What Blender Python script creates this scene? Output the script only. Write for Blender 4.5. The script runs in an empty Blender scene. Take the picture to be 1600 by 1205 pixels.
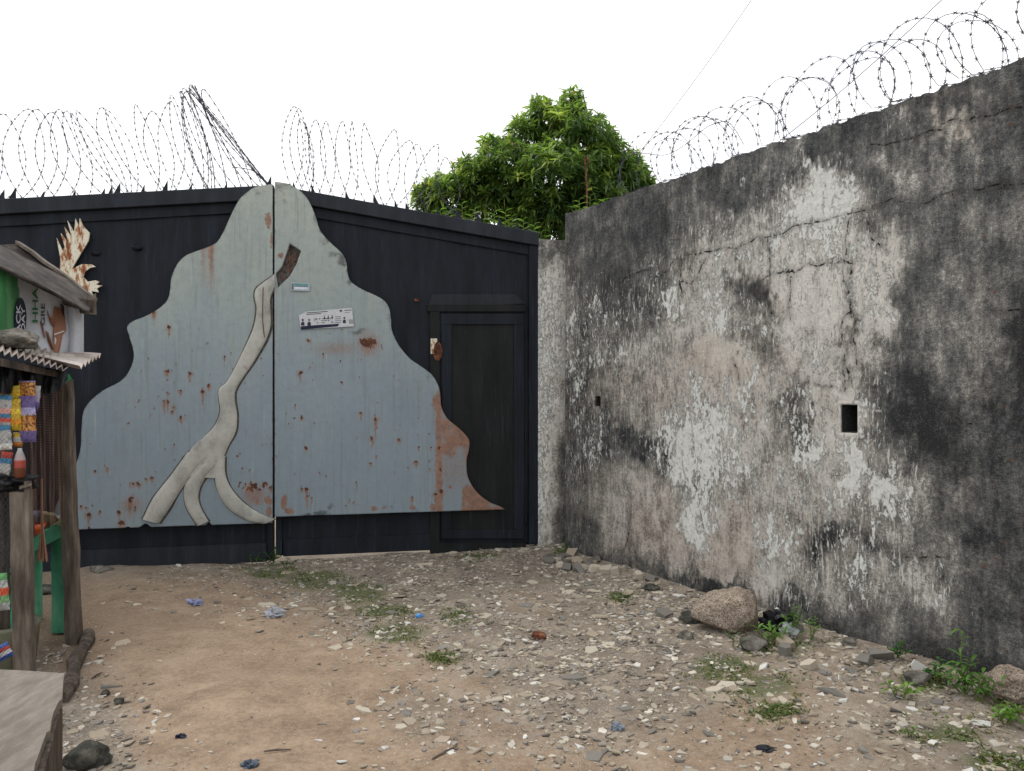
import bpy, bmesh, math, random
import numpy as np
from mathutils import Vector, Matrix, noise as mn
R = math.radians
rnd = random.Random(7)
nr = np.random.default_rng(11)
sc = bpy.context.scene
# ------------------------------------------------------------------ camera
CH, F = 1.45, 1200.0
cd = bpy.data.cameras.new('camera'); cam = bpy.data.objects.new('camera', cd)
sc.collection.objects.link(cam); sc.camera = cam
cam.location = (0, 0, CH); cam.rotation_euler = (R(90), 0, 0)
cd.sensor_width = 36; cd.lens = 36*F/1600; cd.shift_y = 7.5/1600
cd.clip_start = 0.05; cd.clip_end = 400
# ------------------------------------------------------------------ world
SUN_EL, SUN_AZ = R(62), R(-40)       # sun up and to the left, a little beyond the gate
w = bpy.data.worlds.new('World'); sc.world = w; w.use_nodes = True
nt = w.node_tree; nt.nodes.clear()
def wn(t, **k):
    n = nt.nodes.new(t)
    for a, b in k.items(): setattr(n, a, b)
    return n
sky = wn('ShaderNodeTexSky', sky_type='NISHITA', sun_disc=False)
sky.sun_elevation = SUN_EL; sky.sun_rotation = SUN_AZ; sky.dust_density = 3; sky.air_density = 1
gco = wn('ShaderNodeTexCoord'); nz = wn('ShaderNodeTexNoise'); nz.inputs['Scale'].default_value = 2.3
nz.inputs['Detail'].default_value = 5; nz.inputs['Roughness'].default_value = .55
mp = wn('ShaderNodeMapping'); mp.inputs['Scale'].default_value = (1, 1, 2.2); mp.inputs['Location'].default_value = (.35, .1, .2)
rp = wn('ShaderNodeValToRGB'); rp.color_ramp.elements[0].position = .30; rp.color_ramp.elements[1].position = .46
rp.color_ramp.elements[0].color = (.45, .45, .45, 1)
mx = wn('ShaderNodeMix', data_type='RGBA'); mx.inputs['B'].default_value = (8.6, 8.65, 8.8, 1)
bg = wn('ShaderNodeBackground'); bg.inputs['Strength'].default_value = .15; wo = wn('ShaderNodeOutputWorld')
L = nt.links.new
L(gco.outputs['Generated'], mp.inputs['Vector']); L(mp.outputs['Vector'], nz.inputs['Vector'])
L(nz.outputs['Fac'], rp.inputs['Fac']); L(rp.outputs['Color'], mx.inputs['Factor']); L(sky.outputs['Color'], mx.inputs['A'])
L(mx.outputs['Result'], bg.inputs['Color']); L(bg.outputs['Background'], wo.inputs['Surface'])
sl = bpy.data.lights.new('sun', 'SUN'); sl.energy = 1.5; sl.angle = R(24); sl.color = (1, .97, .92)
so = bpy.data.objects.new('sun', sl); sc.collection.objects.link(so)
sd = Vector((math.sin(SUN_AZ)*math.cos(SUN_EL), math.cos(SUN_AZ)*math.cos(SUN_EL), math.sin(SUN_EL)))
so.rotation_euler = sd.to_track_quat('Z', 'Y').to_euler(); so.location = (-4, 3, 8)
sc.view_settings.view_transform = 'Standard'; sc.view_settings.look = 'None'
sc.view_settings.exposure = .14; sc.view_settings.gamma = 1
sc.render.engine = 'CYCLES'
sc.cycles.max_bounces = 6; sc.cycles.transparent_max_bounces = 12
# ------------------------------------------------------------------ frames
def ray(px, py): return Vector(((px-800)/F, 1, (610-py)/F))
def P(px, py, d): return Vector((0, 0, CH)) + ray(px, py)*d
def G(px, py, z=0.): return P(px, py, (CH-z)*F/(py-610))
class Frame:                         # a vertical plane: local x along it, local y away from the viewer, z up
    def __init__(s, ox, oy, ang):
        s.o = Vector((ox, oy, 0)); s.a = ang; s.e = Vector((math.cos(ang), math.sin(ang), 0)); s.n = Vector((-math.sin(ang), math.cos(ang), 0))
    def uz(s, px, py, y=0.):
        o = s.o + s.n*y; r = ray(px, py)
        u = (o.y*r.x-o.x)/(s.e.x-s.e.y*r.x); t = o.y+u*s.e.y
        return u, CH+t*r.z
    def w(s, u, y, z): return s.o+s.e*u+s.n*y+Vector((0, 0, z))
GATE = Frame(-2.025, 6.566, math.atan2(.479, 2.26))
WALL = Frame(.478, 6.86, math.atan2(-1, .601))
def gz(x, y):
    d = (Vector((x, y, 0))-WALL.o).dot(-WALL.n)
    b = .05*math.exp(-max(d, 0)/.35)
    return b + .012*math.sin(x*2.1+y*1.3)+.008*math.sin(x*4.3-y*3.7+1)+.006*math.sin(7*x+5*y)-.004
def GP(px, py):
    g = G(px, py)
    for _ in range(3): g = G(px, py, gz(g.x, g.y))
    return g
# ------------------------------------------------------------------ materials
def lin(c):
    c = c/255.; return c/12.92 if c <= .04045 else ((c+.055)/1.055)**2.4
def S(r, g, b): return (lin(r), lin(g), lin(b), 1)
class NB:
    def __init__(s, name):
        s.m = bpy.data.materials.new(name); s.m.use_nodes = True; s.t = s.m.node_tree; s.t.nodes.clear()
        s.out = s.t.nodes.new('ShaderNodeOutputMaterial'); s.p = s.t.nodes.new('ShaderNodeBsdfPrincipled')
        s.t.links.new(s.p.outputs[0], s.out.inputs[0]); s.p.inputs['Roughness'].default_value = .85
        s.p.inputs['Specular IOR Level'].default_value = .3
        s.co = s.t.nodes.new('ShaderNodeTexCoord')
    def put(s, sock, v):
        if isinstance(v, (int, float)):
            try: sock.default_value = v
            except TypeError: sock.default_value = (v, v, v, 1)
        elif isinstance(v, tuple): sock.default_value = v
        else: s.t.links.new(v, sock)
    def vec(s, sc_=(1, 1, 1), src='Object'):
        n = s.t.nodes.new('ShaderNodeMapping'); n.inputs['Scale'].default_value = sc_
        s.t.links.new(s.co.outputs[src], n.inputs['Vector']); return n.outputs[0]
    def noise(s, scale, det=5, ro=.55, st=(1, 1, 1), dist=0, col=False):
        n = s.t.nodes.new('ShaderNodeTexNoise'); n.inputs['Scale'].default_value = scale; n.inputs['Detail'].default_value = det
        n.inputs['Roughness'].default_value = ro; n.inputs['Distortion'].default_value = dist
        s.t.links.new(s.vec(st), n.inputs['Vector']); return n.outputs['Color' if col else 'Fac']
    def vor(s, scale, st=(1, 1, 1), feat='F1', out='Distance'):
        n = s.t.nodes.new('ShaderNodeTexVoronoi'); n.feature = feat; n.inputs['Scale'].default_value = scale
        s.t.links.new(s.vec(st), n.inputs['Vector']); return n.outputs[out]
    def ma(s, op, a, b=0., c=0., clamp=False):
        n = s.t.nodes.new('ShaderNodeMath'); n.operation = op; n.use_clamp = clamp
        s.put(n.inputs[0], a); s.put(n.inputs[1], b); s.put(n.inputs[2], c); return n.outputs[0]
    def ss(s, v, a, b, lo=0., hi=1.):
        n = s.t.nodes.new('ShaderNodeMapRange'); n.interpolation_type = 'SMOOTHSTEP'
        s.put(n.inputs[0], v)
        for i, q in zip((1, 2, 3, 4), (a, b, lo, hi)): s.put(n.inputs[i], q)
        return n.outputs[0]
    def ramp(s, f, stops):
        n = s.t.nodes.new('ShaderNodeValToRGB'); e = n.color_ramp.elements
        while len(e) < len(stops): e.new(.5)
        for el, (p, c) in zip(e, stops): el.position = p; el.color = c
        s.put(n.inputs[0], f); return n.outputs[0]
    def mix(s, f, a, b, mode='MIX'):
        n = s.t.nodes.new('ShaderNodeMix'); n.data_type = 'RGBA'; n.blend_type = mode
        s.put(n.inputs['Factor'], f); s.put(n.inputs['A'], a); s.put(n.inputs['B'], b); return n.outputs['Result']
    def attr(s, name):
        n = s.t.nodes.new('ShaderNodeAttribute'); n.attribute_name = name; return n
    def rgb(s, name):
        a = s.attr(name); n = s.t.nodes.new('ShaderNodeSeparateColor'); s.t.links.new(a.outputs['Color'], n.inputs[0])
        return n.outputs[0], n.outputs[1], n.outputs[2], a.outputs['Alpha']
    def bump(s, h, st=.5, d=.01, prev=None):
        n = s.t.nodes.new('ShaderNodeBump'); n.inputs['Strength'].default_value = st; n.inputs['Distance'].default_value = d
        s.put(n.inputs['Height'], h)
        if prev is not None: s.t.links.new(prev, n.inputs['Normal'])
        s.t.links.new(n.outputs[0], s.p.inputs['Normal']); return n.outputs[0]
    def done(s, col, rough=.85, metal=0.):
        s.put(s.p.inputs['Base Color'], col); s.put(s.p.inputs['Roughness'], rough); s.p.inputs['Metallic'].default_value = metal
        return s.m
def weather(name, stops, scale=4, st=(1, 1, 1), rough=.85, bump=.4, bscale=None, bd=.01, det=8, vc=None):
    b = NB(name); n = b.noise(scale, det, .62, st)
    c = b.ramp(n, stops)
    if vc: c = b.mix(1., c, b.attr(vc).outputs['Color'], 'MULTIPLY')
    h = b.noise(bscale or scale*4, 6, .65, st); b.bump(h, bump, bd)
    return b.done(c, rough)
M = {}
def mat_wall():
    b = NB('stained_plaster'); B, W, T, A = b.rgb('mask'); cr = b.attr('crack').outputs['Fac']
    n0 = b.noise(1.7, 6, .6); n1 = b.noise(6, 9, .68, (1, 1, .8)); n2 = b.noise(9, 8, .7, (2.2, 2.2, .42), .5)
    n3 = b.noise(46, 6, .75); n4 = b.noise(150, 3, .7)
    v = b.ma('ADD', B, b.ma('MULTIPLY', b.ma('SUBTRACT', n1, .5), 1.0))
    v = b.ma('ADD', v, b.ma('MULTIPLY', b.ma('SUBTRACT', n2, .5), .6))
    v = b.ma('ADD', v, b.ma('MULTIPLY', b.ma('SUBTRACT', n3, .5), .75))
    v = b.ma('ADD', v, b.ma('MULTIPLY', b.ma('SUBTRACT', n4, .5), .55))
    grey = b.ramp(v, [(0, S(42, 44, 46)), (.15, S(68, 70, 71)), (.32, S(101, 102, 100)), (.48, S(146, 144, 138)), (.62, S(200, 199, 193)), (.9, S(228, 227, 221))])
    tan = b.ramp(v, [(0, S(42, 39, 36)), (.2, S(72, 67, 61)), (.4, S(118, 109, 99)), (.6, S(170, 156, 142)), (.9, S(206, 194, 180))])
    c = b.mix(b.ma('MULTIPLY', T, b.ss(n0, .3, .62, .2, .72)), grey, tan)
    # small rusty and mossy freckles in the oldest plaster
    c = b.mix(b.ma('MULTIPLY', b.ss(b.noise(23, 5, .7), .61, .68), A), c, S(104, 70, 52))
    # dark lichen freckles
    c = b.mix(b.ss(b.noise(34, 7, .8, (1, 1, .7)), .57, .66, 0, .55), c, S(30, 29, 29))
    # fine vertical flecks where paint has weathered off in runs
    fk = b.noise(26, 8, .72, (2.4, 2.4, .42), .3); fz = b.ss(W, .06, .3)
    c = b.mix(b.ma('MULTIPLY', b.ss(fk, .42, .36, 0, .75), b.ss(W, .02, .2, .35, 1)), c, S(62, 58, 55))
    c = b.mix(b.ma('MULTIPLY', b.ss(fk, .56, .60), fz), c, S(206, 205, 198))
    # flaking white paint
    f1 = b.noise(11, 9, .75, (1.3, 1.3, .55), .5); f2 = b.noise(48, 7, .8, (1, 1, .6), .3)
    f = b.ma('ADD', b.ma('MULTIPLY', f1, .54), b.ma('MULTIPLY', f2, .46))
    th = b.ma('SUBTRACT', .605, b.ma('MULTIPLY', W, .17))
    fl = b.ss(b.ma('SUBTRACT', f, th), -.004, .014)
    fl = b.ma('MULTIPLY', fl, b.ss(W, .03, .12))
    pw = b.ramp(b.noise(30, 6, .7), [(.3, S(150, 152, 150)), (.42, S(214, 215, 210)), (.7, S(236, 237, 232))])
    c = b.mix(fl, c, pw)
    rim = b.ma('MULTIPLY', b.ss(b.ma('SUBTRACT', f, th), -.030, -.004), b.ma('SUBTRACT', 1., fl)); rim = b.ma('MULTIPLY', rim, b.ss(W, .03, .12))
    c = b.mix(b.ma('MULTIPLY', rim, b.ss(b.noise(7, 4, .6), .4, .6, .05, .6)), c, S(40, 38, 36))
    cd_ = b.ma('ADD', cr, b.ma('MULTIPLY', b.ma('SUBTRACT', b.noise(28, 5, .7), .5), .028))
    ck = b.ss(cd_, .0008, .0036, 1, 0); soft = b.ss(cd_, .002, .035, .35, 0)
    c = b.mix(soft, c, S(62, 58, 54)); c = b.mix(ck, c, S(16, 15, 15))
    h = b.ma('ADD', b.ma('MULTIPLY', fl, .5), b.ma('MULTIPLY', n3, .6)); h = b.ma('ADD', h, b.ma('MULTIPLY', n4, .35))
    h = b.ma('SUBTRACT', h, b.ma('MULTIPLY', ck, 2.2)); h = b.ma('ADD', h, b.ma('MULTIPLY', n1, .9))
    c = b.mix(b.ss(b.noise(210, 2, .6), .64, .70, 0, .5), c, S(170, 170, 168))
    b.bump(h, 1., .02)
    return b.done(c, .95)
M['wall'] = mat_wall()
def mat_ground():
    b = NB('dirt'); B, W, T, A = b.rgb('mask')
    n0 = b.noise(.9, 6, .6); n1 = b.noise(5, 8, .65); n2 = b.noise(40, 6, .75); n3 = b.noise(160, 4, .7)
    v = b.ma('ADD', b.ma('MULTIPLY', n1, .45), b.ma('ADD', b.ma('MULTIPLY', n0, .25), b.ma('MULTIPLY', n2, .30)))
    sand = b.ramp(v, [(.3, S(98, 83, 68)), (.45, S(134, 115, 96)), (.56, S(157, 137, 116)), (.72, S(178, 160, 140))])
    grit = b.ramp(v, [(.3, S(82, 73, 64)), (.48, S(124, 113, 100)), (.6, S(152, 141, 127)), (.75, S(176, 166, 151))])
    g = b.ss(b.ma('ADD', B, b.ma('MULTIPLY', b.ma('SUBTRACT', n1, .5), .7)), .2, .75)
    c = b.mix(g, sand, grit)
    c = b.mix(b.ma('MULTIPLY', b.ss(b.ma('ADD', W, b.ma('MULTIPLY', b.ma('SUBTRACT', n2, .5), .9)), .35, .8), .75), c, S(72, 84, 44))
    c = b.mix(b.ma('MULTIPLY', T, b.ss(n1, .3, .65, .5, .9)), c, S(84, 68, 54))
    # grit grains
    vd = b.vor(95); vc = b.vor(95, out='Color'); grain = b.ss(vd, .18, .30, 1, 0)
    sel = b.ma('MULTIPLY', grain, b.ss(b.ma('ADD', vc, b.ma('MULTIPLY', B, .45)), .72, .8))
    c = b.mix(b.ma('MULTIPLY', sel, .75), c, b.ramp(b.vor(95, out='Color'), [(.2, S(96, 88, 80)), (.5, S(150, 140, 126)), (.9, S(205, 200, 190))]))
    vd2 = b.vor(44); vc2 = b.vor(44, out='Color'); s2 = b.ma('MULTIPLY', b.ss(vd2, .16, .24, 1, 0), b.ss(b.ma('ADD', vc2, b.ma('MULTIPLY', B, .4)), .8, .86))
    c = b.mix(b.ma('MULTIPLY', s2, .8), c, S(168, 158, 142))
    h = b.ma('ADD', b.ma('MULTIPLY', n1, .7), b.ma('MULTIPLY', n2, .5)); h = b.ma('ADD', h, b.ma('MULTIPLY', n3, .25))
    h = b.ma('ADD', h, b.ma('MULTIPLY', sel, .35)); h = b.ma('ADD', h, b.ma('MULTIPLY', s2, .5))
    b.bump(h, .8, .012)
    return b.done(c, .95)
M['ground'] = mat_ground()
def mat_mural():
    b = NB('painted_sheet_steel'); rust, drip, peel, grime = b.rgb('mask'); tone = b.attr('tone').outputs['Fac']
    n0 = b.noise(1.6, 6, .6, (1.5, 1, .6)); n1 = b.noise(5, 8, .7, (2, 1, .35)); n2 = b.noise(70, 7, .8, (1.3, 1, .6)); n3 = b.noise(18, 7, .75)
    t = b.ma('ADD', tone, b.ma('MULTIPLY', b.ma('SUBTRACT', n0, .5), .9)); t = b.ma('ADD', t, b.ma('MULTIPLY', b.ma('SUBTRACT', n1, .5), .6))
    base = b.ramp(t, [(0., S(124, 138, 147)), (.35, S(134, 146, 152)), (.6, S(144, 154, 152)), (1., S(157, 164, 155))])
    base = b.mix(b.ss(n3, .38, .75, 0, .35), base, S(108, 120, 122))
    base = b.mix(b.ss(b.noise(120, 3, .7), .66, .72, 0, .5), base, S(70, 74, 74))
    base = b.mix(b.ss(b.noise(9, 6, .7, (3, 1, .2)), .55, .78, 0, .4), base, S(136, 146, 130))
    base = b.mix(b.ss(b.noise(14, 7, .7, (3.2, 1, .12)), .50, .74, 0, .55), base, S(104, 112, 104))
    base = b.mix(b.ss(b.noise(10, 7, .7, (3.2, 1, .15), .2), .42, .28, 0, .5), base, S(172, 180, 180))
    base = b.mix(b.ss(b.noise(30, 6, .8), .60, .70, 0, .4), base, S(96, 104, 106))
    nn = b.ma('MULTIPLY', b.ma('SUBTRACT', n2, .5), 2.3)
    c = b.mix(b.ss(b.ma('ADD', grime, b.ma('MULTIPLY', b.ma('SUBTRACT', n3, .5), 1.2)), .35, .85, 0, .8), base, S(58, 60, 60))
    c = b.mix(b.ss(b.ma('ADD', drip, b.ma('MULTIPLY', nn, .35)), .08, .6, 0, .85), c, b.mix(b.ss(n3, .35, .65), S(112, 78, 60), S(148, 104, 76)))
    pk = b.ss(b.ma('ADD', peel, nn), .48, .56)
    c = b.mix(pk, c, b.ramp(n3, [(.3, S(104, 80, 70)), (.6, S(142, 112, 98))]))
    rk = b.ss(b.ma('ADD', rust, nn), .42, .6)
    c = b.mix(rk, c, b.ramp(n3, [(.3, S(44, 30, 26)), (.5, S(80, 50, 36)), (.7, S(128, 80, 52))]))
    h = b.ma('SUBTRACT', b.ma('MULTIPLY', n0, 2.), b.ma('MULTIPLY', pk, .2)); h = b.ma('ADD', h, b.ma('MULTIPLY', rk, .2))
    h = b.ma('ADD', h, b.ma('MULTIPLY', n3, .12))
    b.bump(h, .5, .01)
    return b.done(c, b.ma('ADD', b.ma('MULTIPLY', rk, .3), b.ss(n3, .3, .7, .42, .62)))
M['mural'] = mat_mural()
def mat_relief():
    b = NB('cream_painted_steel'); n = b.noise(5, 8, .7, (1, 1, .7)); n2 = b.noise(60, 5, .75); n3 = b.noise(16, 6, .7)
    c = b.ramp(n, [(.3, S(122, 122, 116)), (.5, S(160, 160, 153)), (.7, S(182, 181, 172))])
    c = b.mix(b.ss(n3, .55, .72, 0, .6), c, S(96, 92, 82))
    c = b.mix(b.ss(n2, .64, .69, 0, .9), c, S(64, 54, 46)); b.bump(n3, .3, .01)
    return b.done(c, .6)
M['relief'] = mat_relief()
def mat_bird():
    b = NB('rusted_cream_steel'); n = b.noise(12, 8, .75, (2, 2, .7)); n2 = b.noise(34, 6, .75)
    c = b.ramp(n, [(.36, S(110, 58, 34)), (.45, S(160, 112, 76)), (.5, S(206, 200, 180)), (.75, S(222, 217, 200))])
    c = b.mix(b.ss(n2, .6, .66), c, S(60, 48, 40)); b.bump(n2, .4, .01)
    return b.done(c, .7)
M['bird'] = mat_bird()
M['edgeshade'] = weather('painted_edge_shade', [(.3, S(44, 42, 40)), (.6, S(84, 78, 70))], 30)  # dark tone for the shadow lines painted along the relief edges
def mat_black(name, base, hi):
    b = NB(name); n = b.noise(3.2, 7, .65, (2.2, 1, .35)); n2 = b.noise(40, 6, .8); n3 = b.noise(9, 6, .7, (3, 1, .25))
    c = b.ramp(n, [(.3, base), (.7, hi)])
    c = b.mix(b.ss(n3, .52, .74, 0, .5), c, S(54, 66, 78))
    c = b.mix(b.ss(b.noise(75, 3, .8), .73, .76, 0, .7), c, S(128, 126, 120))
    c = b.mix(b.ss(b.noise(6, 8, .8), .68, .74, 0, .5), c, S(88, 62, 44))
    b.bump(b.ma('ADD', n, b.ma('MULTIPLY', n2, .15)), .35, .01)
    b.p.inputs['Specular IOR Level'].default_value = .12
    return b.done(c, b.ss(n3, .3, .7, .5, .7))
M['black'] = mat_black('dark_navy_paint', S(22, 24, 29), S(36, 41, 49))
M['beam'] = mat_black('dark_grey_paint', S(32, 35, 40), S(48, 52, 58))
M['door'] = mat_black('old_black_paint', S(21, 23, 24), S(38, 40, 39))
M['rust'] = weather('rust', [(.3, S(46, 28, 22)), (.5, S(92, 54, 36)), (.7, S(150, 104, 72))], 22, rough=.9)
M['wire'] = weather('galvanised_wire', [(.3, S(50, 50, 60)), (.7, S(74, 74, 86))], 20, rough=.6)
M['cable'] = weather('black_cable', [(.3, S(40, 40, 44)), (.7, S(60, 60, 66))], 20, rough=.6)
M['wood'] = weather('grey_weathered_wood', [(.28, S(64, 56, 48)), (.45, S(92, 82, 73)), (.6, S(116, 106, 95)), (.75, S(136, 127, 116))], 7, (3, 3, .6), bump=.7)
M['woodflat'] = weather('grey_weathered_plank', [(.26, S(98, 90, 82)), (.42, S(106, 99, 91)), (.58, S(122, 115, 106)), (.75, S(138, 130, 120))], 9, (2.4, .7, 3), bump=.6)
M['darkwood'] = weather('dark_weathered_wood', [(.3, S(44, 37, 32)), (.5, S(76, 66, 58)), (.7, S(108, 98, 88))], 7, (5, 5, .6), bump=.8)
M['ply'] = weather('weathered_plywood', [(.3, S(70, 62, 54)), (.5, S(98, 90, 81)), (.72, S(134, 126, 116))], 9, (1, 1.4, 1.4), bump=.5)
M['felt'] = weather('dark_roofing_board', [(.3, S(34, 31, 30)), (.5, S(58, 52, 49)), (.72, S(92, 84, 78))], 7, (1, 2, 2), bump=.5)
M['tin'] = weather('weathered_roofing', [(.3, S(120, 104, 96)), (.5, S(164, 154, 146)), (.75, S(200, 194, 188))], 7, rough=.6)
M['green'] = weather('green_paint', [(.3, S(44, 104, 80)), (.5, S(66, 140, 110)), (.75, S(104, 166, 134))], 6, (1, 1, .5), rough=.5, bump=.2)
M['blackplastic'] = weather('black_plastic', [(.3, S(18, 18, 20)), (.7, S(34, 34, 38))], 9, rough=.35, bump=.7, bscale=14, bd=.03)
M['rockgrey'] = weather('grey_rock', [(.3, S(62, 60, 54)), (.5, S(104, 100, 92)), (.7, S(146, 140, 130))], 12, bump=.9, bd=.02)
M['rockdark'] = weather('dark_rock', [(.3, S(34, 36, 32)), (.5, S(66, 66, 60)), (.7, S(116, 112, 102))], 14, bump=.9, bd=.02)
def mat_conc():
    b = NB('pebbly_concrete'); v = b.vor(150); n = b.noise(14, 7, .7)
    c = b.ramp(b.ma('ADD', b.ma('MULTIPLY', b.vor(150, out='Color'), .4), b.ma('MULTIPLY', n, .5)), [(.3, S(92, 82, 72)), (.46, S(140, 127, 113)), (.6, S(164, 150, 135)), (.8, S(200, 191, 178))])
    b.bump(b.ma('ADD', b.ma('MULTIPLY', v, .6), b.ma('MULTIPLY', n, 3.)), .8, .008); return b.done(c, .95)
M['conc'] = mat_conc()
def vcm(name, rough=.6, trans=0., nscale=30, amt=.35, bump=.3, alpha=None):
    b = NB(name); n = b.noise(nscale, 6, .7)
    c = b.mix(1., b.attr('Col').outputs['Color'], b.ramp(n, [(.3, (1-amt,)*3+(1,)), (.7, (1,)*3+(1,))]), 'MULTIPLY')
    b.bump(n, bump, .008); b.done(c, rough)
    if trans:
        t = b.t.nodes.new('ShaderNodeBsdfTranslucent'); m = b.t.nodes.new('ShaderNodeMixShader'); m.inputs[0].default_value = trans
        b.put(t.inputs[0], b.mix(1., c, (1.3, 1.35, .75, 1), 'MULTIPLY')); b.t.links.new(b.p.outputs[0], m.inputs[1]); b.t.links.new(t.outputs[0], m.inputs[2])
        b.t.links.new(m.outputs[0], b.out.inputs[0])
    if alpha: b.p.inputs['Alpha'].default_value = alpha
    return b.m
M['stone'] = vcm('chipped_stone', .9, amt=.4)
M['leaf'] = vcm('mango_leaf', .42, .5, 8, .3, .1)
M['weed'] = vcm('weed_leaf', .5, .3, 20, .25, .1)
M['print'] = vcm('printed_film', .35, 0, 60, .18, .2)
M['paper'] = vcm('printed_paper', .7, 0, 50, .2, .1)
M['plasticbag'] = vcm('thin_plastic', .25, .3, 30, .3, .8)
def mat_net():
    b = NB('shade_netting'); wv = b.t.nodes.new('ShaderNodeTexWave'); wv.bands_direction = 'Z'; wv.inputs['Scale'].default_value = 34
    b.t.links.new(b.vec(), wv.inputs['Vector']); n = b.noise(7, 5, .6, (6, 6, .5))
    c = b.ramp(n, [(.3, S(50, 38, 34)), (.55, S(92, 72, 62)), (.75, S(140, 116, 100))])
    b.put(b.p.inputs['Alpha'], b.ss(b.ma('ADD', b.ma('MULTIPLY', wv.outputs['Fac'], .5), b.ma('MULTIPLY', n, .5)), .2, .7, .55, .88))
    return b.done(c, .8)
M['net'] = mat_net()
# ------------------------------------------------------------------ mesh helpers
class MB:
    def __init__(s): s.v = []; s.f = []; s.c = []
    def add(s, vs, fs, col=None):
        k = len(s.v); s.v += [tuple(v) for v in vs]; s.f += [tuple(i+k for i in f) for f in fs]
        if col is None: col = (1, 1, 1, 1)
        s.c += ([col]*len(vs) if not isinstance(col, list) else col)
        return s
    def box(s, lo, hi, col=None):
        x0, y0, z0 = lo; x1, y1, z1 = hi
        v = [(x0, y0, z0), (x1, y0, z0), (x1, y1, z0), (x0, y1, z0), (x0, y0, z1), (x1, y0, z1), (x1, y1, z1), (x0, y1, z1)]
        return s.add(v, [(0, 3, 2, 1), (4, 5, 6, 7), (0, 1, 5, 4), (1, 2, 6, 5), (2, 3, 7, 6), (3, 0, 4, 7)], col)
    def hexa(s, bot, top, col=None):      # two quads
        return s.add(list(bot)+list(top), [(0, 3, 2, 1), (4, 5, 6, 7), (0, 1, 5, 4), (1, 2, 6, 5), (2, 3, 7, 6), (3, 0, 4, 7)], col)
    def prism(s, poly, y0, y1, col=None):   # poly of (u, z), extruded in y
        n = len(poly); v = [(u, y0, z) for u, z in poly]+[(u, y1, z) for u, z in poly]
        f = [tuple(range(n)), tuple(range(2*n-1, n-1, -1))]+[(i, i+n, (i+1) % n+n, (i+1) % n) for i in range(n)]
        return s.add(v, f, col)
    def tube(s, pts, r, n=6, col=None, cap=True):
        pts = [Vector(p) for p in pts]; m = len(pts); rs = r if isinstance(r, list) else [r]*m; vs = []
        up = None
        for i, p in enumerate(pts):
            t = (pts[min(i+1, m-1)]-pts[max(i-1, 0)]).normalized()
            if up is None: up = Vector((0, 0, 1)) if abs(t.z) < .9 else Vector((1, 0, 0))
            a = t.cross(up); a = a.normalized() if a.length > 1e-6 else Vector((1, 0, 0)); bb = a.cross(t).normalized(); up = bb
            for k in range(n):
                q = 2*math.pi*k/n; vs.append(p+(a*math.cos(q)+bb*math.sin(q))*rs[i])
        fs = [(i*n+k, i*n+(k+1) % n, (i+1)*n+(k+1) % n, (i+1)*n+k) for i in range(m-1) for k in range(n)]
        if cap: fs += [tuple(range(n-1, -1, -1)), tuple((m-1)*n+k for k in range(n))]
        return s.add(vs, fs, col)
    def blob(s, c, rad, seed=0, rough=.25, sub=3, col=None, flat=.0, freq=1.6, cuts=0):
        rr_ = random.Random(seed+99); pls = [(Vector((rr_.gauss(0, 1), rr_.gauss(0, 1), rr_.gauss(0, .8)+.2)).normalized(), rr_.uniform(.62, .92)) for _ in range(cuts)]
        bm = bmesh.new(); bmesh.ops.create_icosphere(bm, subdivisions=sub, radius=1)
        vs = []
        for v in bm.verts:
            d = v.co.normalized(); o = Vector((seed*3.1, seed*1.7, seed*.9))
            k = 1+rough*mn.noise(d*freq+o)*1.6+rough*.45*mn.noise(d*freq*3+o)+rough*.2*mn.noise(d*freq*8+o)
            for pn, pd in pls:
                e_ = (d*k).dot(pn)-pd
                if e_ > 0: k -= e_*.85/max(d.dot(pn), .35)
            q = Vector((d.x*rad[0]*k, d.y*rad[1]*k, d.z*rad[2]*k))
            if flat and q.z < -flat*rad[2]: q.z = -flat*rad[2]
            vs.append(Vector(c)+q)
        fs = [tuple(v.index for v in f.verts) for f in bm.faces]; bm.free()
        return s.add(vs, fs, col)
def link(me, name, mat):
    me.materials.append(mat); o = bpy.data.objects.new(name, me); sc.collection.objects.link(o); return o
def mk(name, mb, mat, parent=None, org=None, smooth=False, colattr=True, bevel=0):
    v = mb.v
    if org is not None:
        ox, oy, oz = org; v = [(a-ox, b-oy, c-oz) for a, b, c in v]
    me = bpy.data.meshes.new(name); me.from_pydata(v, [], mb.f); me.update()
    if colattr and any(c != (1, 1, 1, 1) for c in mb.c[:400]+mb.c[-400:]):
        a = me.color_attributes.new('Col', 'FLOAT_COLOR', 'POINT'); a.data.foreach_set('color', np.array(mb.c, dtype=np.float32).ravel())
    elif colattr and mat.name in ('chipped_stone', 'printed_film', 'printed_paper', 'thin_plastic', 'weed_leaf', 'mango_leaf'):
        a = me.color_attributes.new('Col', 'FLOAT_COLOR', 'POINT'); a.data.foreach_set('color', np.array(mb.c, dtype=np.float32).ravel())
    if smooth: me.polygons.foreach_set('use_smooth', [True]*len(me.polygons))
    o = link(me, name, mat)
    if parent is not None: o.parent = parent
    elif org is not None: o.location = org
    if bevel:
        m = o.modifiers.new('bevel', 'BEVEL'); m.width = bevel; m.segments = 2; m.limit_method = 'ANGLE'
    return o
def tag(o, label=None, cat=None, group=None, kind=None):
    for k, v in (('label', label), ('category', cat), ('group', group), ('kind', kind)):
        if v: o[k] = v
    return o
def thing(name, label, cat, loc, rz=0., group=None):
    o = bpy.data.objects.new(name, None); sc.collection.objects.link(o); o.location = loc; o.rotation_euler = (0, 0, rz)
    o.empty_display_size = .1
    return tag(o, label, cat, group)
def lerp(a, b, t): return a+(b-a)*t
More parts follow.
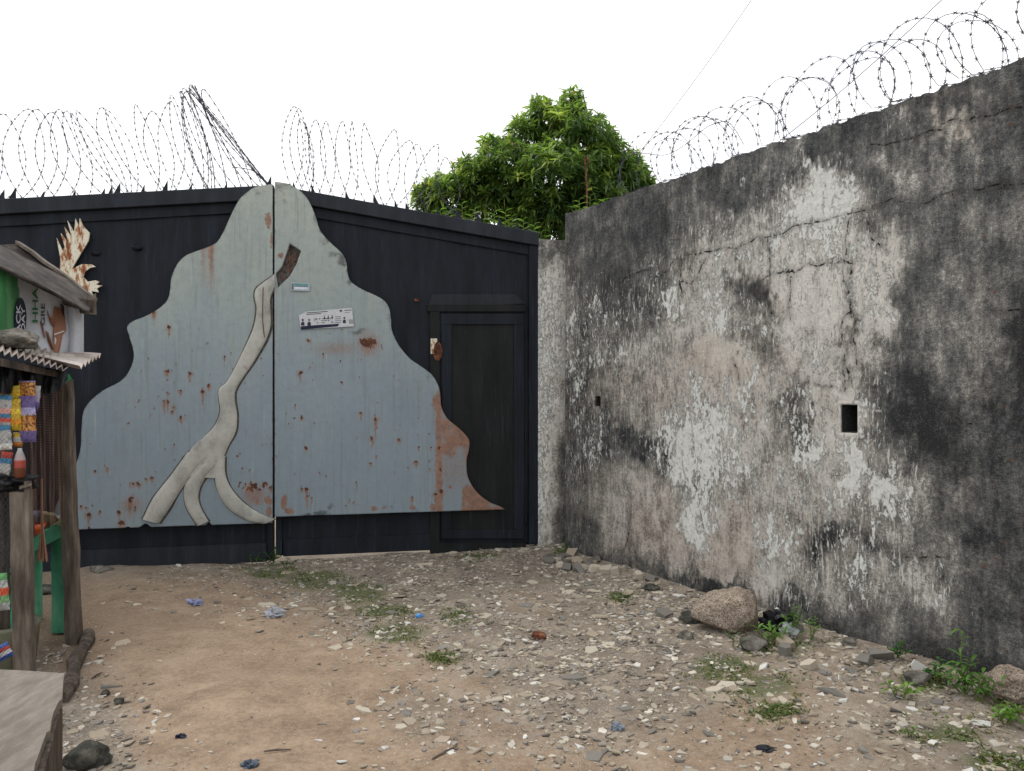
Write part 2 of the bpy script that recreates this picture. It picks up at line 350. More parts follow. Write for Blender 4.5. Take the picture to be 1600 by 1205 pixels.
def resample(pts, n):
    pts = [Vector(p) for p in pts]; d = [0]
    for a, b in zip(pts, pts[1:]): d.append(d[-1]+(b-a).length)
    out = []; j = 0
    for i in range(n):
        t = d[-1]*i/(n-1)
        while j < len(d)-2 and d[j+1] < t: j += 1
        out.append(pts[j].lerp(pts[j+1], (t-d[j])/max(d[j+1]-d[j], 1e-9)))
    return out
def smoothline(pts, n):                 # Catmull-Rom
    p = [Vector(q) for q in pts]; p = [p[0]*2-p[1]]+p+[p[-1]*2-p[-2]]; o = []
    for i in range(1, len(p)-2):
        for k in range(n):
            t = k/n; a, b, c, d = p[i-1:i+3]
            o.append(.5*((2*b)+(c-a)*t+(2*a-5*b+4*c-d)*t*t+(3*b-a-3*c+d)*t**3))
    return o+[p[-2]]
def grid_mesh(name, X, Y, Z, mat, mask=None, extra=None, keep=None):
    """structured grid of (rows, cols) arrays"""
    h, w_ = X.shape; co = np.stack([X, Y, Z], -1).reshape(-1, 3)
    i = np.arange(h*w_).reshape(h, w_); q = np.stack([i[:-1, :-1], i[:-1, 1:], i[1:, 1:], i[1:, :-1]], -1).reshape(-1, 4)
    if keep is not None: q = q[keep.ravel()]
    me = bpy.data.meshes.new(name); me.from_pydata(co.tolist(), [], q.tolist()); me.update()
    if mask is not None:
        a = me.color_attributes.new('mask', 'FLOAT_COLOR', 'POINT'); a.data.foreach_set('color', mask.reshape(-1, 4).astype(np.float32).ravel())
    for k, arr in (extra or {}).items():
        a = me.attributes.new(k, 'FLOAT', 'POINT'); a.data.foreach_set('value', arr.astype(np.float32).ravel())
    me.polygons.foreach_set('use_smooth', [True]*len(me.polygons))
    return link(me, name, mat)
def vnoise(x, y, seed=0, f=1.):         # smooth numpy value noise, about -1..1
    x = x*f; y = y*f; xi = np.floor(x).astype(int); yi = np.floor(y).astype(int); fx = x-xi; fy = y-yi
    fx = fx*fx*(3-2*fx); fy = fy*fy*(3-2*fy)
    def h(a, b):
        n = (a*374761393+b*668265263+seed*144665) & 0xffffffff; n = ((n ^ (n >> 13))*1274126177) & 0xffffffff
        return ((n ^ (n >> 16)) & 0xffff)/32767.5-1
    return (h(xi, yi)*(1-fx)+h(xi+1, yi)*fx)*(1-fy)+(h(xi, yi+1)*(1-fx)+h(xi+1, yi+1)*fx)*fy
def bil(grid, x0, dx, y0, dy, px, py):
    g = np.array(grid, float); r, c = g.shape; u = np.clip((px-x0)/dx, 0, c-1.001); v = np.clip((py-y0)/dy, 0, r-1.001)
    i = u.astype(int); j = v.astype(int); a = u-i; b = v-j
    return (g[j, i]*(1-a)+g[j, i+1]*a)*(1-b)+(g[j+1, i]*(1-a)+g[j+1, i+1]*a)*b
def rows(txt): return [[int(ch) for ch in ln.strip()] for ln in txt.strip().splitlines()]
def project(X, Y, Z):
    Y = np.maximum(Y, .3); return 800+F*X/Y, 610-F*(Z-CH)/Y
def segdist(x, y, pts):
    d = np.full(x.shape, 9.)
    for (ax, ay), (bx, by) in zip(pts, pts[1:]):
        L2 = (bx-ax)**2+(by-ay)**2+1e-12; t = np.clip(((x-ax)*(bx-ax)+(y-ay)*(by-ay))/L2, 0, 1)
        d = np.minimum(d, np.hypot(x-ax-t*(bx-ax), y-ay-t*(by-ay)))
    return d
# ================================================================== GROUND
DENS = rows('''
3433458898999999
3323456769999999
3112457659999999
2101256869988888
6200124899976677
6400013489855677
6610016478744677
8810015456434677
8821012334333567
8831111223334567''')
DY = [870, 900, 940, 980, 1020, 1060, 1100, 1140, 1180, 1215]
DARR = np.array(DENS, float)
def dens(px, py):
    r = np.interp(py, DY, range(10)); return bil(DARR, 50, 100, 0, 1, np.asarray(px, float), np.asarray(r, float))/9.
GRASS = [(420, 893, 45, 12), (500, 903, 70, 18), (560, 925, 60, 22), (620, 985, 60, 18), (690, 1025, 26, 8), (1130, 1048, 60, 26), (1190, 1075, 70, 24), (1215, 1112, 40, 14),
         (1560, 1192, 70, 24), (1480, 1150, 60, 22), (1210, 1012, 70, 14), (1590, 1110, 50, 20), (970, 937, 22, 7), (885, 866, 30, 8), (720, 960, 30, 12), (745, 872, 40, 6), (600, 950, 60, 12), (1440, 1080, 50, 18)]
def grassf(px, py):
    g = np.zeros(np.shape(px))
    for x, y, a, b in GRASS: g = np.maximum(g, np.exp(-((px-x)/a)**2-((py-y)/b)**2))
    return g
def axis(a, b, step, far, n=14):
    m = np.arange(a, b+step/2, step); t = (np.linspace(0, 1, n+1)[1:])**2.2
    return np.concatenate([a-(t*(far))[::-1], m, b+t*far])
gx = axis(-3.6, 3.4, .025, 60); gy = axis(1.6, 7.9, .025, 60)
GX, GY = np.meshgrid(gx, gy)
dw = (GX-WALL.o.x)*(-WALL.n.x)+(GY-WALL.o.y)*(-WALL.n.y)
near = np.exp(-(np.maximum(np.hypot(GX, GY-4)-6, 0)/3)**2)
GZ = .05*np.exp(-np.maximum(dw, 0)/.35)+.012*np.sin(GX*2.1+GY*1.3)+.008*np.sin(GX*4.3-GY*3.7+1)+.006*np.sin(7*GX+5*GY)-.004
GZ = GZ*near + vnoise(GX, GY, 3, 9)*.004+vnoise(GX, GY, 4, 22)*.003
gpx, gpy = project(GX, GY, 0*GX)
DD = dens(np.clip(gpx, 50, 1550), np.clip(gpy, 870, 1215)); GR = grassf(gpx, gpy)
wet = np.exp(-((gpx-70)/90)**2-((gpy-985)/70)**2)*.9 + np.exp(-((gpx-230)/110)**2-((gpy-985)/40)**2)*.35 + np.exp(-((gpx-420)/120)**2-((gpy-1040)/25)**2)*.25
gm = np.stack([np.clip(DD*.95+.35*np.exp(-((gpy-885)/22)**2), 0, 1), GR, np.clip(wet, 0, 1), 0*DD], -1)
g = grid_mesh('ground', GX, GY, GZ, M['ground'], gm); tag(g, kind='structure')
# ================================================================== SIDE WALL
WX0, WY0 = 880, 120
WB = rows('''
3333333333333333333
3333333333332422332
3333333334322345322
3333333344223333321
3333333332642343222
3333333235763333333
3433234556664333333
3333346667776332322
3333456367777333322
4333456357767233331
4344556436756233331
4355556636665223331
3355555655663213332
3355555554653211221
3333456654663211221
3344356655664322221
3455555455554433221
3455555555444433221
3355555555234433211
3344555555444443222
2213234554444444221
2222222244333333222
2222222222223322222
2222222222222222222
2222222222222222222''')
WW = rows('''
0000000000000000000
0000000000000200000
0000000001000200000
0000000012010000000
0000001212641000000
1100000124772000000
1000114446763010000
1111234543345000000
2012335322245100000
3233536312234000000
2332432641122100000
2433222111431100000
2211245333323200000
1212356333425100000
1312477434434000000
1312686535365210000
1112276533345410000
0001175333335400000
0000163143233210000
1000041155343322000
0000010034133324000
0000000001011100100
0000000000000000000
0000000000000000000
0000000000000000000''')
WT = rows('''
1111111111111121111
1111111111111154311
2222222111111122311
2222222211111112211
3333333222221111111
3333333333332111111
3333333333333111111
4444444444443111111
4444444444444111121
4445555444444111122
4445565554444211122
5566666665444221122
5677777765454221123
6677777766555332223
5555555565555333223
6666655555555333322
6677765555555333322
6788877777555333322
6777888887555333222
5566788887766444332
3334567776766544332
3333333666666554433
3333333555666665543
3333333355555555555
3333333333333333333''')
WBLOB = [(955, 560, 80, 190, -.10, .05, 0), (1000, 800, 160, 120, -.07, 0, 0),(960, 395, 120, 60, -.09, -.05, 0), (985, 470, 80, 40, -.08, 0, 0), (900, 700, 20, 160, -.06, .1, 0),  # px, py, rx, ry, d_tone, d_flake, d_tan
 (1292, 305, 16, 50, .22, .5, 0), (1325, 300, 13, 55, .18, .45, 0), (1250, 335, 14, 22, .1, .45, 0), (1225, 330, 9, 30, .1, .3, 0), (1320, 335, 12, 16, -.1, .2, 0), (1213, 380, 14, 22, .1, .4, 0),
 (1150, 435, 26, 20, -.2, -.15, 0), (1185, 470, 22, 22, -.22, -.1, 0), (1192, 455, 14, 34, -.22, -.2, .2), (1120, 500, 22, 20, .12, .55, -.2), (1055, 470, 18, 26, .05, .45, 0),
 (1105, 560, 30, 45, .05, -.3, .4), (1140, 545, 28, 40, .05, -.2, .4), (935, 480, 14, 26, 0, .35, 0), (1325, 520, 14, 24, -.22, -.2, 0), (1325, 452, 9, 30, -.18, -.1, 0), (1250, 530, 26, 12, -.15, 0, 0),
 (1290, 560, 18, 30, 0, .3, 0), (1240, 645, 18, 45, -.25, .25, 0), (1262, 655, 10, 16, -.25, .1, 0), (1250, 700, 24, 22, .1, .5, 0), (1330, 740, 16, 34, .18, .55, 0), (1322, 760, 8, 34, .1, .4, 0),
 (1375, 778, 22, 24, .15, .5, 0), (1418, 785, 10, 34, .1, .45, 0), (1000, 700, 40, 26, -.24, -.1, -.3), (970, 690, 20, 14, -.2, 0, -.2), (1090, 715, 45, 34, .15, .35, -.3), (1115, 640, 20, 26, .1, .35, -.2),
 (1090, 830, 34, 28, .15, .55, -.4), (1060, 815, 12, 22, .1, .4, -.3), (1145, 830, 30, 60, .05, -.45, .4), (1010, 800, 50, 60, .06, -.3, .3), (1230, 845, 10, 28, .1, .55, 0), (1195, 850, 12, 50, .05, .45, 0),
 (1340, 640, 7, 110, .22, .35, 0), (1288, 835, 34, 16, -.3, .1, 0), (1350, 850, 26, 10, -.2, .1, 0), (1470, 925, 28, 14, .12, .3, 0), (1345, 905, 20, 40, .05, .35, 0), (1435, 645, 40, 70, -.22, -.2, 0),
 (1505, 720, 30, 30, -.12, 0, 0), (1560, 700, 30, 60, -.1, 0, 0), (1540, 850, 24, 22, -.25, 0, 0), (1375, 160, 1, 1, 0, 0, 0), (1405, 190, 16, 26, .1, .1, 0), (1500, 210, 22, 22, .18, .05, .6),
 (1465, 200, 12, 12, .14, .05, .5), (1520, 155, 30, 14, .08, 0, .1), (1400, 285, 14, 20, .12, .05, 0), (1375, 245, 9, 30, .12, .05, 0), (1485, 245, 10, 24, .14, .12, .1), (1500, 395, 10, 14, .16, 0, 0),
 (1385, 430, 22, 70, .22, .1, .25), (1375, 500, 20, 40, .12, .1, .15), (1410, 560, 16, 12, .05, .15, 0), (965, 905, 26, 22, -.3, -.1, -.2), (1000, 925, 30, 16, .05, 0, 0), (1130, 925, 60, 12, -.28, -.1, -.2), (1235, 940, 26, 16, -.25, 0, -.2),
 (1075, 880, 50, 30, .03, -.2, .2), (1200, 900, 30, 26, .1, -.3, .1), (1550, 620, 14, 60, -.12, 0, .3), (1590, 560, 16, 80, -.16, 0, .3), (1520, 590, 22, 60, .08, 0, .2), (1450, 400, 30, 60, -.06, 0, -.1), (1465, 520, 16, 60, .05, 0, 0),
 (1080, 620, 8, 50, .05, .3, 0), (1168, 600, 10, 50, .08, .4, 0), (1045, 650, 12, 30, -.05, .3, 0), (1046, 672, 9, 16, .1, .5, 0), (985, 560, 8, 20, .05, .35, 0), (950, 560, 40, 8, .05, .3, 0), (935, 700, 10, 30, 0, .3, 0), (1280, 250, 20, 12, -.1, -.1, 0),
 (1150, 180, 1, 1, 0, 0, 0), (1130, 300, 60, 24, -.1, -.2, 0), (1010, 350, 50, 40, -.08, -.1, 0), (1250, 220, 7, 22, .1, .15, 0), (895, 570, 5, 120, .12, .4, 0), (905, 840, 30, 30, -.05, .1, -.1)]
CRK = [[(965, 445), (985, 428), (1000, 425), (1020, 420)], [(1022, 432), (1045, 425), (1050, 412), (1060, 402), (1066, 400), (1095, 398), (1125, 388), (1150, 388), (1183, 372), (1200, 371), (1220, 366), (1240, 354), (1262, 350), (1290, 345), (1325, 335), (1345, 328), (1365, 325), (1385, 312), (1398, 310), (1415, 320), (1450, 318), (1470, 305), (1500, 296), (1540, 293), (1560, 289), (1600, 287)],
 [(1065, 402), (1064, 440), (1066, 460)], [(1064, 440), (1080, 444), (1090, 430), (1102, 405)], [(1190, 440), (1205, 430), (1225, 425), (1245, 422), (1262, 412), (1272, 413), (1290, 414), (1315, 407), (1322, 412)], [(1234, 420), (1238, 440), (1232, 470), (1235, 500)], [(1232, 430), (1240, 418), (1244, 428), (1238, 434)],
 [(1327, 338), (1324, 375), (1321, 405), (1318, 440), (1324, 448), (1330, 460), (1328, 490), (1336, 500), (1334, 530), (1337, 560), (1338, 575)], [(1322, 408), (1329, 415), (1328, 440), (1320, 444)], [(1328, 486), (1318, 498), (1315, 540)], [(1328, 486), (1342, 500)],
 [(1193, 450), (1200, 478), (1207, 490)], [(1356, 345), (1362, 375), (1386, 395)], [(942, 365), (938, 395), (934, 420)], [(935, 362), (950, 360)], [(1470, 192), (1510, 186), (1545, 182), (1570, 172), (1597, 168)], [(1360, 228), (1380, 226), (1430, 216), (1470, 200)],
 [(985, 805), (984, 830), (980, 850), (975, 858), (968, 862)], [(990, 845), (994, 870), (998, 890)], [(1415, 870), (1450, 872), (1480, 873)], [(1320, 555), (1319, 600), (1317, 610)], [(1145, 560), (1150, 580), (1155, 600)], [(1485, 300), (1487, 315), (1492, 325)], [(1275, 600), (1300, 605)],
 [(1600, 486), (1560, 486), (1525, 488)], [(1325, 575), (1328, 600)], [(1200, 372), (1202, 395), (1203, 430)], [(1480, 640), (1500, 655), (1520, 662)]]
def wall_field(frame, X, Z, px, py):
    px = px+vnoise(X, Z, 21, 7)*14+vnoise(X, Z, 24, 22)*9+vnoise(X, Z*.5, 26, 55)*6; py = py+vnoise(X, Z, 22, 5)*18+vnoise(X, Z, 25, 18)*14+vnoise(X*1.6, Z*.6, 27, 40)*14
    B = bil(WB, WX0, 40, WY0, 40, px, py)/9.; W = bil(WW, WX0, 40, WY0, 40, px, py)/9.; T = bil(WT, WX0, 40, WY0, 40, px, py)/9.
    for x, y, a, b, db, dw_, dt in WBLOB:
        k = np.exp(-(((px-x)/a)**2+((py-y)/b)**2)**1.5); B += db*k; W += dw_*k; T += dt*k
    return B, W, T
xs = np.concatenate([np.arange(0, 4.12, .008), np.arange(4.15, 9, .05)]); zs = np.concatenate([np.arange(-.15, 3.02, .008), [3.02]])
X, Z = np.meshgrid(xs, zs); Yw = vnoise(X, Z, 5, 2.2)*.006+vnoise(X, Z, 6, 7)*.003+vnoise(X, Z, 8, 20)*.0015
top = .007*vnoise(xs*6, xs*0, 31)+.008*vnoise(xs*21, xs*0, 32)+.006*vnoise(xs*50, xs*0, 34)+.018*np.maximum(vnoise(xs*2.3, xs*0, 33), 0)-.008
Z = Z+np.clip((Z-2.7)/.32, 0, 1)**2*top[None, :]
# plaster step below the top course and flaked edges
wx = WALL.o.x+WALL.e.x*X; wy = WALL.o.y+WALL.e.y*X
ppx, ppy = project(wx, wy, Z); fpx = np.where(X > 4.1, 1600-((X-4.1)*97) % 300, ppx)
fpy = np.where(X > 4.1, 120+(3.0-Z)/3.*960, ppy)
B, W, T = wall_field(WALL, X, Z, fpx, fpy)
crk = np.full(X.shape, .2)
ccx = X+vnoise(X, Z, 41, 16)*.012+vnoise(X, Z, 42, 45)*.004; ccz = Z+vnoise(X, Z, 43, 16)*.012+vnoise(X, Z, 44, 45)*.004
for c_ in CRK: crk = np.minimum(crk, segdist(ccx, ccz, [WALL.uz(*p) for p in c_]))
holes = [(WALL.uz(1314, 676), WALL.uz(1339, 632)), (WALL.uz(930, 634), WALL.uz(938, 620))]
for (u0, z0), (u1, z1) in holes:
    ins = (X > u0) & (X < u1) & (Z > z0) & (Z < z1); g_ = .0085; core = (X > u0+g_) & (X < u1-g_) & (Z > z0+g_) & (Z < z1-g_); Yw = np.where(ins, .02, Yw); Yw = np.where(core, .62, Yw); B = np.where(ins, -.9, B); W = np.where(ins, 0, W)  # hole insides set dark in the mask: shade painted into the plaster tone
    lipd = np.maximum(np.maximum(u0-X, X-u1), np.maximum(z0-Z, Z-z1)); B = np.where((lipd > 0) & (lipd < .02) & (u0 > 1), B+.25, B)
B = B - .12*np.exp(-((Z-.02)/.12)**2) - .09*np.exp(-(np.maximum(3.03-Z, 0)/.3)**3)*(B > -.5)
A = np.clip((ppx-1440)/120, 0, 1)
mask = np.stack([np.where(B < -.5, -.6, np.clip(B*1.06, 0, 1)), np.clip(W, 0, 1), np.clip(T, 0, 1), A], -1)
# add the cap and the back of the wall as extra rows
def padrow(a, v=None): return np.vstack([a, a[-1:] if v is None else np.full((1, a.shape[1]), v), a[:1] if v is None else a[:1]])
X2 = np.vstack([X, X[-1:], X[:1]]); Z2 = np.vstack([Z, Z[-1:], Z[:1]]); Y2 = np.vstack([Yw, np.full((1, X.shape[1]), .25), np.full((1, X.shape[1]), .25)])
K2 = np.concatenate([mask, mask[-1:], mask[:1]], 0); C2 = np.vstack([crk, crk[-1:], crk[:1]])
# end cap on the corner side
X2 = np.hstack([X2[:, :1], X2]); Y2 = np.hstack([np.full((X2.shape[0], 1), .25), Y2]); Z2 = np.hstack([Z2[:, :1], Z2]); K2 = np.concatenate([K2[:, :1], K2], 1); C2 = np.hstack([C2[:, :1], C2])
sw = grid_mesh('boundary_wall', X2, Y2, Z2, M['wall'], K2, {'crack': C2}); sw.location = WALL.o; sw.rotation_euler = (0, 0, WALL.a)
tag(sw, 'long plastered wall with flaking white paint and black mould right of the gate', 'wall')
# ------------------------------------------------------------------ pillar between gate and wall
PB = rows('''
333
333
455
677
777
777
776
674
754
664
753
743
732
742
742
632
622
622''')
def pillar(u0, u1, ztop, name, label, shade=0):
    xs = np.arange(u0, u1+.004, .008); zs = np.arange(-.15, ztop+.004, .008); X, Z = np.meshgrid(xs, zs)
    t = (X-u0)/(u1-u0)*2; r = (ztop-Z)/ztop*17
    B = bil(PB, 0, 1, 0, 1, t+vnoise(X, Z, 50, 9)*.35, r+vnoise(X, Z, 51, 6)*.9)/9.*1.0-shade; B = B*1.12+.2*np.clip(1-t*.8, 0, 1)*np.clip(r-2, 0, 1); W = np.clip((B-.4)*1.2, 0, .7); T = np.clip(.15+r*.035, 0, .6)+0*X
    Y = -.05+vnoise(X, Z, 52, 5)*.004
    mk_ = np.stack([np.clip(B, 0, 1), W, T, 0*B], -1)
    def wrap(a, l, rr): return np.hstack([np.broadcast_to(l, (a.shape[0], 1)), a, np.broadcast_to(rr, (a.shape[0], 1))])
    X2 = wrap(X, u0, u1); Y2 = wrap(Y, .24, .24); Z2 = np.hstack([Z[:, :1], Z, Z[:, -1:]]); K = np.concatenate([mk_[:, :1], mk_, mk_[:, -1:]], 1)
    X2 = np.vstack([X2, X2[-1:]]); Y2 = np.vstack([Y2, np.full((1, Y2.shape[1]), .24)]); Z2 = np.vstack([Z2, Z2[-1:]]); K = np.concatenate([K, K[-1:]], 0)
    o = grid_mesh(name, X2, Y2, Z2, M['wall'], K, {'crack': np.full(X2.shape, .2)}); o.location = GATE.o; o.rotation_euler = (0, 0, GATE.a)
    return tag(o, label, 'pillar')
pz = GATE.uz(860, 375, -.05)[1]
pillar(GATE.uz(841, 600, -.05)[0], GATE.uz(841, 600, -.05)[0]+.34, pz, 'gate_pillar', 'white and black stained plaster pillar between the dark gate and the long wall')
pillar(-2.75, -2.4, pz, 'gate_pillar', 'mouldy plaster pillar at the far left end of the gate', .1)
# ================================================================== GATE
def gpoly(pts, y): return [GATE.uz(a, b, y) for a, b in pts]
def gbox(mb, x0, y0, x1, y1, ya, yb):   # box by pixel corners in the gate plane
    p = [GATE.uz(x0, y0, ya), GATE.uz(x1, y0, ya), GATE.uz(x1, y1, ya), GATE.uz(x0, y1, ya)]
    return mb.prism(p, ya, yb)
UMAX = GATE.uz(840, 600)[0]; UMIN = -UMAX-.02
def ztop(u): return 3.19-.305*abs(u)/UMAX*(1 if u > 0 else .82)
def gate_leaf(side, label):
    s = 1 if side == 'r' else -1
    t = thing('gate_leaf', label, 'gate', GATE.o, GATE.a)
    u0, u1 = (.006, UMAX-.004) if s > 0 else (UMIN, -.006)
    uu = np.linspace(u0, u1, 60); zz = np.linspace(.02, 1, 70)
    zb = .03 if s > 0 else -.01
    # sheet, gently buckled
    m = MB(); n = 60; q = 60; vs = []
    for j in range(q+1):
        for i in range(n+1):
            u = lerp(u0, u1, i/n); z = lerp(zb+.03, ztop(u)-.05, j/q)
            vs.append((u, .0+.004*math.sin(u*9+z*2)+.003*mn.noise(Vector((u*3, z*3, s*4.))), z))
    m.add(vs, [(j*(n+1)+i, j*(n+1)+i+1, (j+1)*(n+1)+i+1, (j+1)*(n+1)+i) for j in range(q) for i in range(n)])
    m.add([(u0, .03, zb), (u1, .03, zb), (u1, .03, ztop(u1)-.05), (u0, .03, ztop(u0)-.05)], [(3, 2, 1, 0)])
    mk('sheet_panel', m, M['black'], t, smooth=True)
    # top beam
    m = MB()
    for k in range(1):
        a, b = (u0, u1) if s > 0 else (u0, u1)
        m.prism([(a, ztop(a)-.12), (b, ztop(b)-.12), (b, ztop(b)), (a, ztop(a))], -.065, .04)
    mk('top_beam', m, M['beam'], t, bevel=.006)
    m = MB(); nn_ = 160; prof_ = []
    for k in range(nn_+1):
        u = lerp(u0, u1, k/nn_); prof_.append((u, ztop(u)-.004+max(0, .012*mn.noise(Vector((u*9, s*3., 0)))+.006*mn.noise(Vector((u*40, s*3., 2)))+.004)))
    prof_ = [(u1, ztop(u1)-.03), (u0, ztop(u0)-.03)][::-1]+prof_[::-1]
    m.prism([prof_[0], prof_[1]]+prof_[2:], -.03, -.008)
    mk('ragged_ridge', m, M['beam'], t)
    # strip standing in for the top beam's shadow band; stiles
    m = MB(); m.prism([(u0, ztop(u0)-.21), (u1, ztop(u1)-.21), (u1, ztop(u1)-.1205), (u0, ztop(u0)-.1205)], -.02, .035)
    mk('beam_shadow_strip', m, M['black'], t, bevel=.004)
    hi = (UMAX-.09, UMAX-.004) if s > 0 else (UMIN, UMIN+.09)
    m = MB(); m.prism([(hi[0], zb+.02), (hi[1], zb+.02), (hi[1], ztop(hi[1])-.121), (hi[0], ztop(hi[0])-.121)], -.045, .03)
    mk('stile', m, M['black'], t, bevel=.006)
    lo = (.008, .06) if s > 0 else (-.06, -.008)
    m = MB(); m.prism([(lo[0], zb+.02), (lo[1], zb+.02), (lo[1], ztop(lo[1])-.121), (lo[0], ztop(lo[0])-.121)], -.04, .032)
    mk('stile', m, M['black'], t, bevel=.006)
    # kick plate
    if s > 0:
        a = GATE.uz(685, 600)[0]; m = MB(); m.prism([(u0+.06, zb), (a, zb), (a, .17), (u0+.06, .17)], -.022, .0)
    else: m = MB(); m.prism([(u0+.09, zb), (u1-.06, zb), (u1-.06, .15), (u0+.09, .15)], -.022, .0)
    mk('kick_plate', m, M['beam' if s < 0 else 'black'], t, bevel=.004)
    # spikes
    sp = [7, 25, 69, 118, 164, 175, 188, 226, 262, 300, 355, 424] if s < 0 else [457, 486, 539, 583, 616, 633, 651, 682, 712, 744, 778, 806]
    for i, px in enumerate(sp):
        u = GATE.uz(px, 300)[0]; h = rnd.choice([.06, .075, .09, .1]); wd = h*rnd.uniform(.6, .85); z = ztop(u); d = 1 if s > 0 else -1
        m = MB(); m.prism([(u, z-.02), (u, z+h), (u+wd*d, z-.02-.01)] if s < 0 else [(u, z-.02), (u+wd, z-.025), (u+.004, z+h)], -.004, .004)
        mk('spike', m, M['beam'], t)
    return t
GL = gate_leaf('l', 'left leaf of the dark steel gate with cream tree-trunk relief and rusty bird')
GRt = gate_leaf('r', 'right leaf of the dark steel gate with stickers and a small inset door')
# ---- mural plates
YM = -.10
LOUT = [(431, 288), (424, 288), (400, 292), (388, 299), (374, 312), (362, 334), (345, 370), (332, 383), (300, 395), (288, 401), (277, 413), (268, 433), (266, 452), (262, 468), (250, 481), (228, 494), (208, 502), (199, 511), (202, 525), (208, 545), (209, 560), (202, 580), (188, 596), (160, 611), (140, 628), (130, 645), (127, 675), (126, 700), (120, 722), (108, 755), (88, 790), (82, 829)]
ROUT = [(433, 285), (441, 284.5), (452, 288), (466, 296), (480, 310), (492, 335), (500, 360), (515, 378), (534, 396), (541, 410), (543, 426), (548, 440), (565, 452), (585, 461), (600, 470), (608, 482), (611, 500), (612, 515), (622, 538), (640, 560), (660, 574), (675, 586), (685, 603), (688, 618), (690, 637), (700, 655), (718, 670), (732, 686), (733, 700), (729, 720), (731, 745), (744, 768), (765, 785), (780, 791), (789, 796)]
RUST = [(264, 511, 3.5, 22), (351, 557, 2.5, 12), (362, 552, 1.6, 6), (261, 581, 3.5, 8), (261, 594, 1.6, 4), (297, 584, 3.5, 14), (317, 611, 3.6, 20), (316, 627, 2, 6), (327, 602, 3.5, 12), (282, 611, 2.6, 10), (262, 613, 2.2, 6), (257, 628, 3.4, 22), (262, 626, 3.8, 20), (271, 635, 2.8, 14), (268, 642, 2.2, 8), (283, 652, 3.4, 12), (216, 626, 1.6, 4), (211, 637, 1.4, 3), (168, 731, 2.6, 12), (149, 736, 2.4, 7), (165, 727, 1.6, 4),
 (216, 755, 4, 10), (208, 756, 4, 4), (228, 749, 2.4, 8), (238, 746, 3, 10), (203, 783, 5, 26), (206, 779, 3, 20), (211, 794, 2.6, 10), (139, 805, 5, 20), (156, 800, 2.4, 14), (127, 791, 2.6, 4), (190, 817, 6, 6), (185, 800, 3, 16), (139, 825, 3, 4), (134, 794, 1.5, 3), (143, 790, 1.2, 2), (379, 732, 2, 5), (372, 712, 1.8, 4), (389, 762, 4, 14), (397, 759, 3, 10), (411, 756, 3, 10)]+[(rnd.gauss(397, 13), rnd.gauss(762, 5), rnd.uniform(1, 3.2), rnd.uniform(2, 9)) for _ in range(34)]+[(376, 755, 2, 2),
 (469, 582, 3.6, 18), (484, 573, 1.6, 5), (461, 633, 2, 9), (472, 653, 2.4, 4), (460, 653, 1.4, 4), (478, 701, 2, 10), (479, 765, 3, 30), (480, 775, 2.6, 22), (472, 763, 2.6, 8), (575, 536, 14, 16), (566, 533, 6, 8), (584, 534, 7, 14), (597, 540, 2, 8), (483, 532, 3, 1), (505, 554, 1.8, 9), (485, 573, 1.8, 5), (535, 597, 1.6, 7), (532, 564, 1.6, 3), (588, 629, 2, 4), (564, 646, 2.6, 12), (587, 655, 4, 34), (586, 648, 2, 6), (581, 685, 3.2, 16), (624, 687, 3.2, 6), (587, 713, 1.8, 7), (579, 725, 1.5, 6), (477, 699, 2, 10), (651, 722, 3, 12), (648, 721, 2, 10), (654, 699, 2, 8),
 (557, 755, 2, 16), (487, 778, 2, 14), (644, 778, 3, 12), (553, 784, 1.8, 8), (540, 790, 1.6, 5), (673, 700, 2, 8), (671, 719, 2, 6), (680, 772, 3, 22), (689, 735, 4, 50), (687, 700, 3, 40), (690, 768, 4, 24), (711, 708, 2.4, 4), (720, 695, 1.6, 3), (672, 733, 1.6, 6), (637, 731, 1.4, 5), (510, 745, 1.4, 4), (492, 661, 1.2, 3), (240, 489, 4, 18), (460, 740, 1.5, 5), (330, 372, 3, 6)]
PEEL = [(419, 343, 5, 11), (421, 352, 3, 8), (424, 375, 2.6, 13), (439, 400, 5, 5), (403, 784, 5, 6), (419, 783, 7, 8), (420, 800, 5, 10), (444, 785, 5, 14), (452, 800, 9, 6), (575, 535, 9, 5), (585, 795, 6, 4), (600, 794, 3, 3), (645, 793, 6, 4), (676, 793, 5, 6), (680, 630, 5, 14), (684, 655, 3, 14), (702, 762, 3, 3)]
GRIM = [(440, 292, 22, 12, .6), (495, 335, 9, 26, .7), (510, 375, 12, 14, .7), (536, 405, 10, 16, .9), (520, 398, 14, 8, .7), (545, 440, 8, 12, .6), (600, 474, 14, 10, .5), (610, 500, 8, 18, .6), (625, 545, 10, 20, .4), (672, 590, 14, 10, .4), (405, 300, 18, 8, .5), (378, 315, 9, 16, .4), (300, 400, 14, 6, .3), (360, 506, 5, 5, .6), (325, 536, 7, 5, .5), (555, 520, 28, 8, .6), (570, 515, 14, 8, .6), (500, 803, 18, 6, .9), (480, 805, 14, 5, .8), (515, 792, 8, 8, .7), (610, 793, 18, 6, .6), (650, 795, 14, 6, .6), (590, 600, 60, 50, .18), (230, 505, 20, 6, .3), (445, 300, 6, 40, .5), (427, 420, 8, 30, .2), (450, 500, 14, 60, .12), (425, 300, 8, 20, .4)]
PIT = [(431, 428), (440, 418), (453, 381), (470, 392), (463, 413), (452, 432), (434, 449)]
def inpoly(x, y, poly):
    r = np.zeros(x.shape, bool); n = len(poly)
    for i in range(n):
        x0, y0 = poly[i]; x1, y1 = poly[(i+1) % n]
        c = ((y0 > y) != (y1 > y)) & (x < (x1-x0)*(y-y0)/(y1-y0+1e-12)+x0); r ^= c
    return r
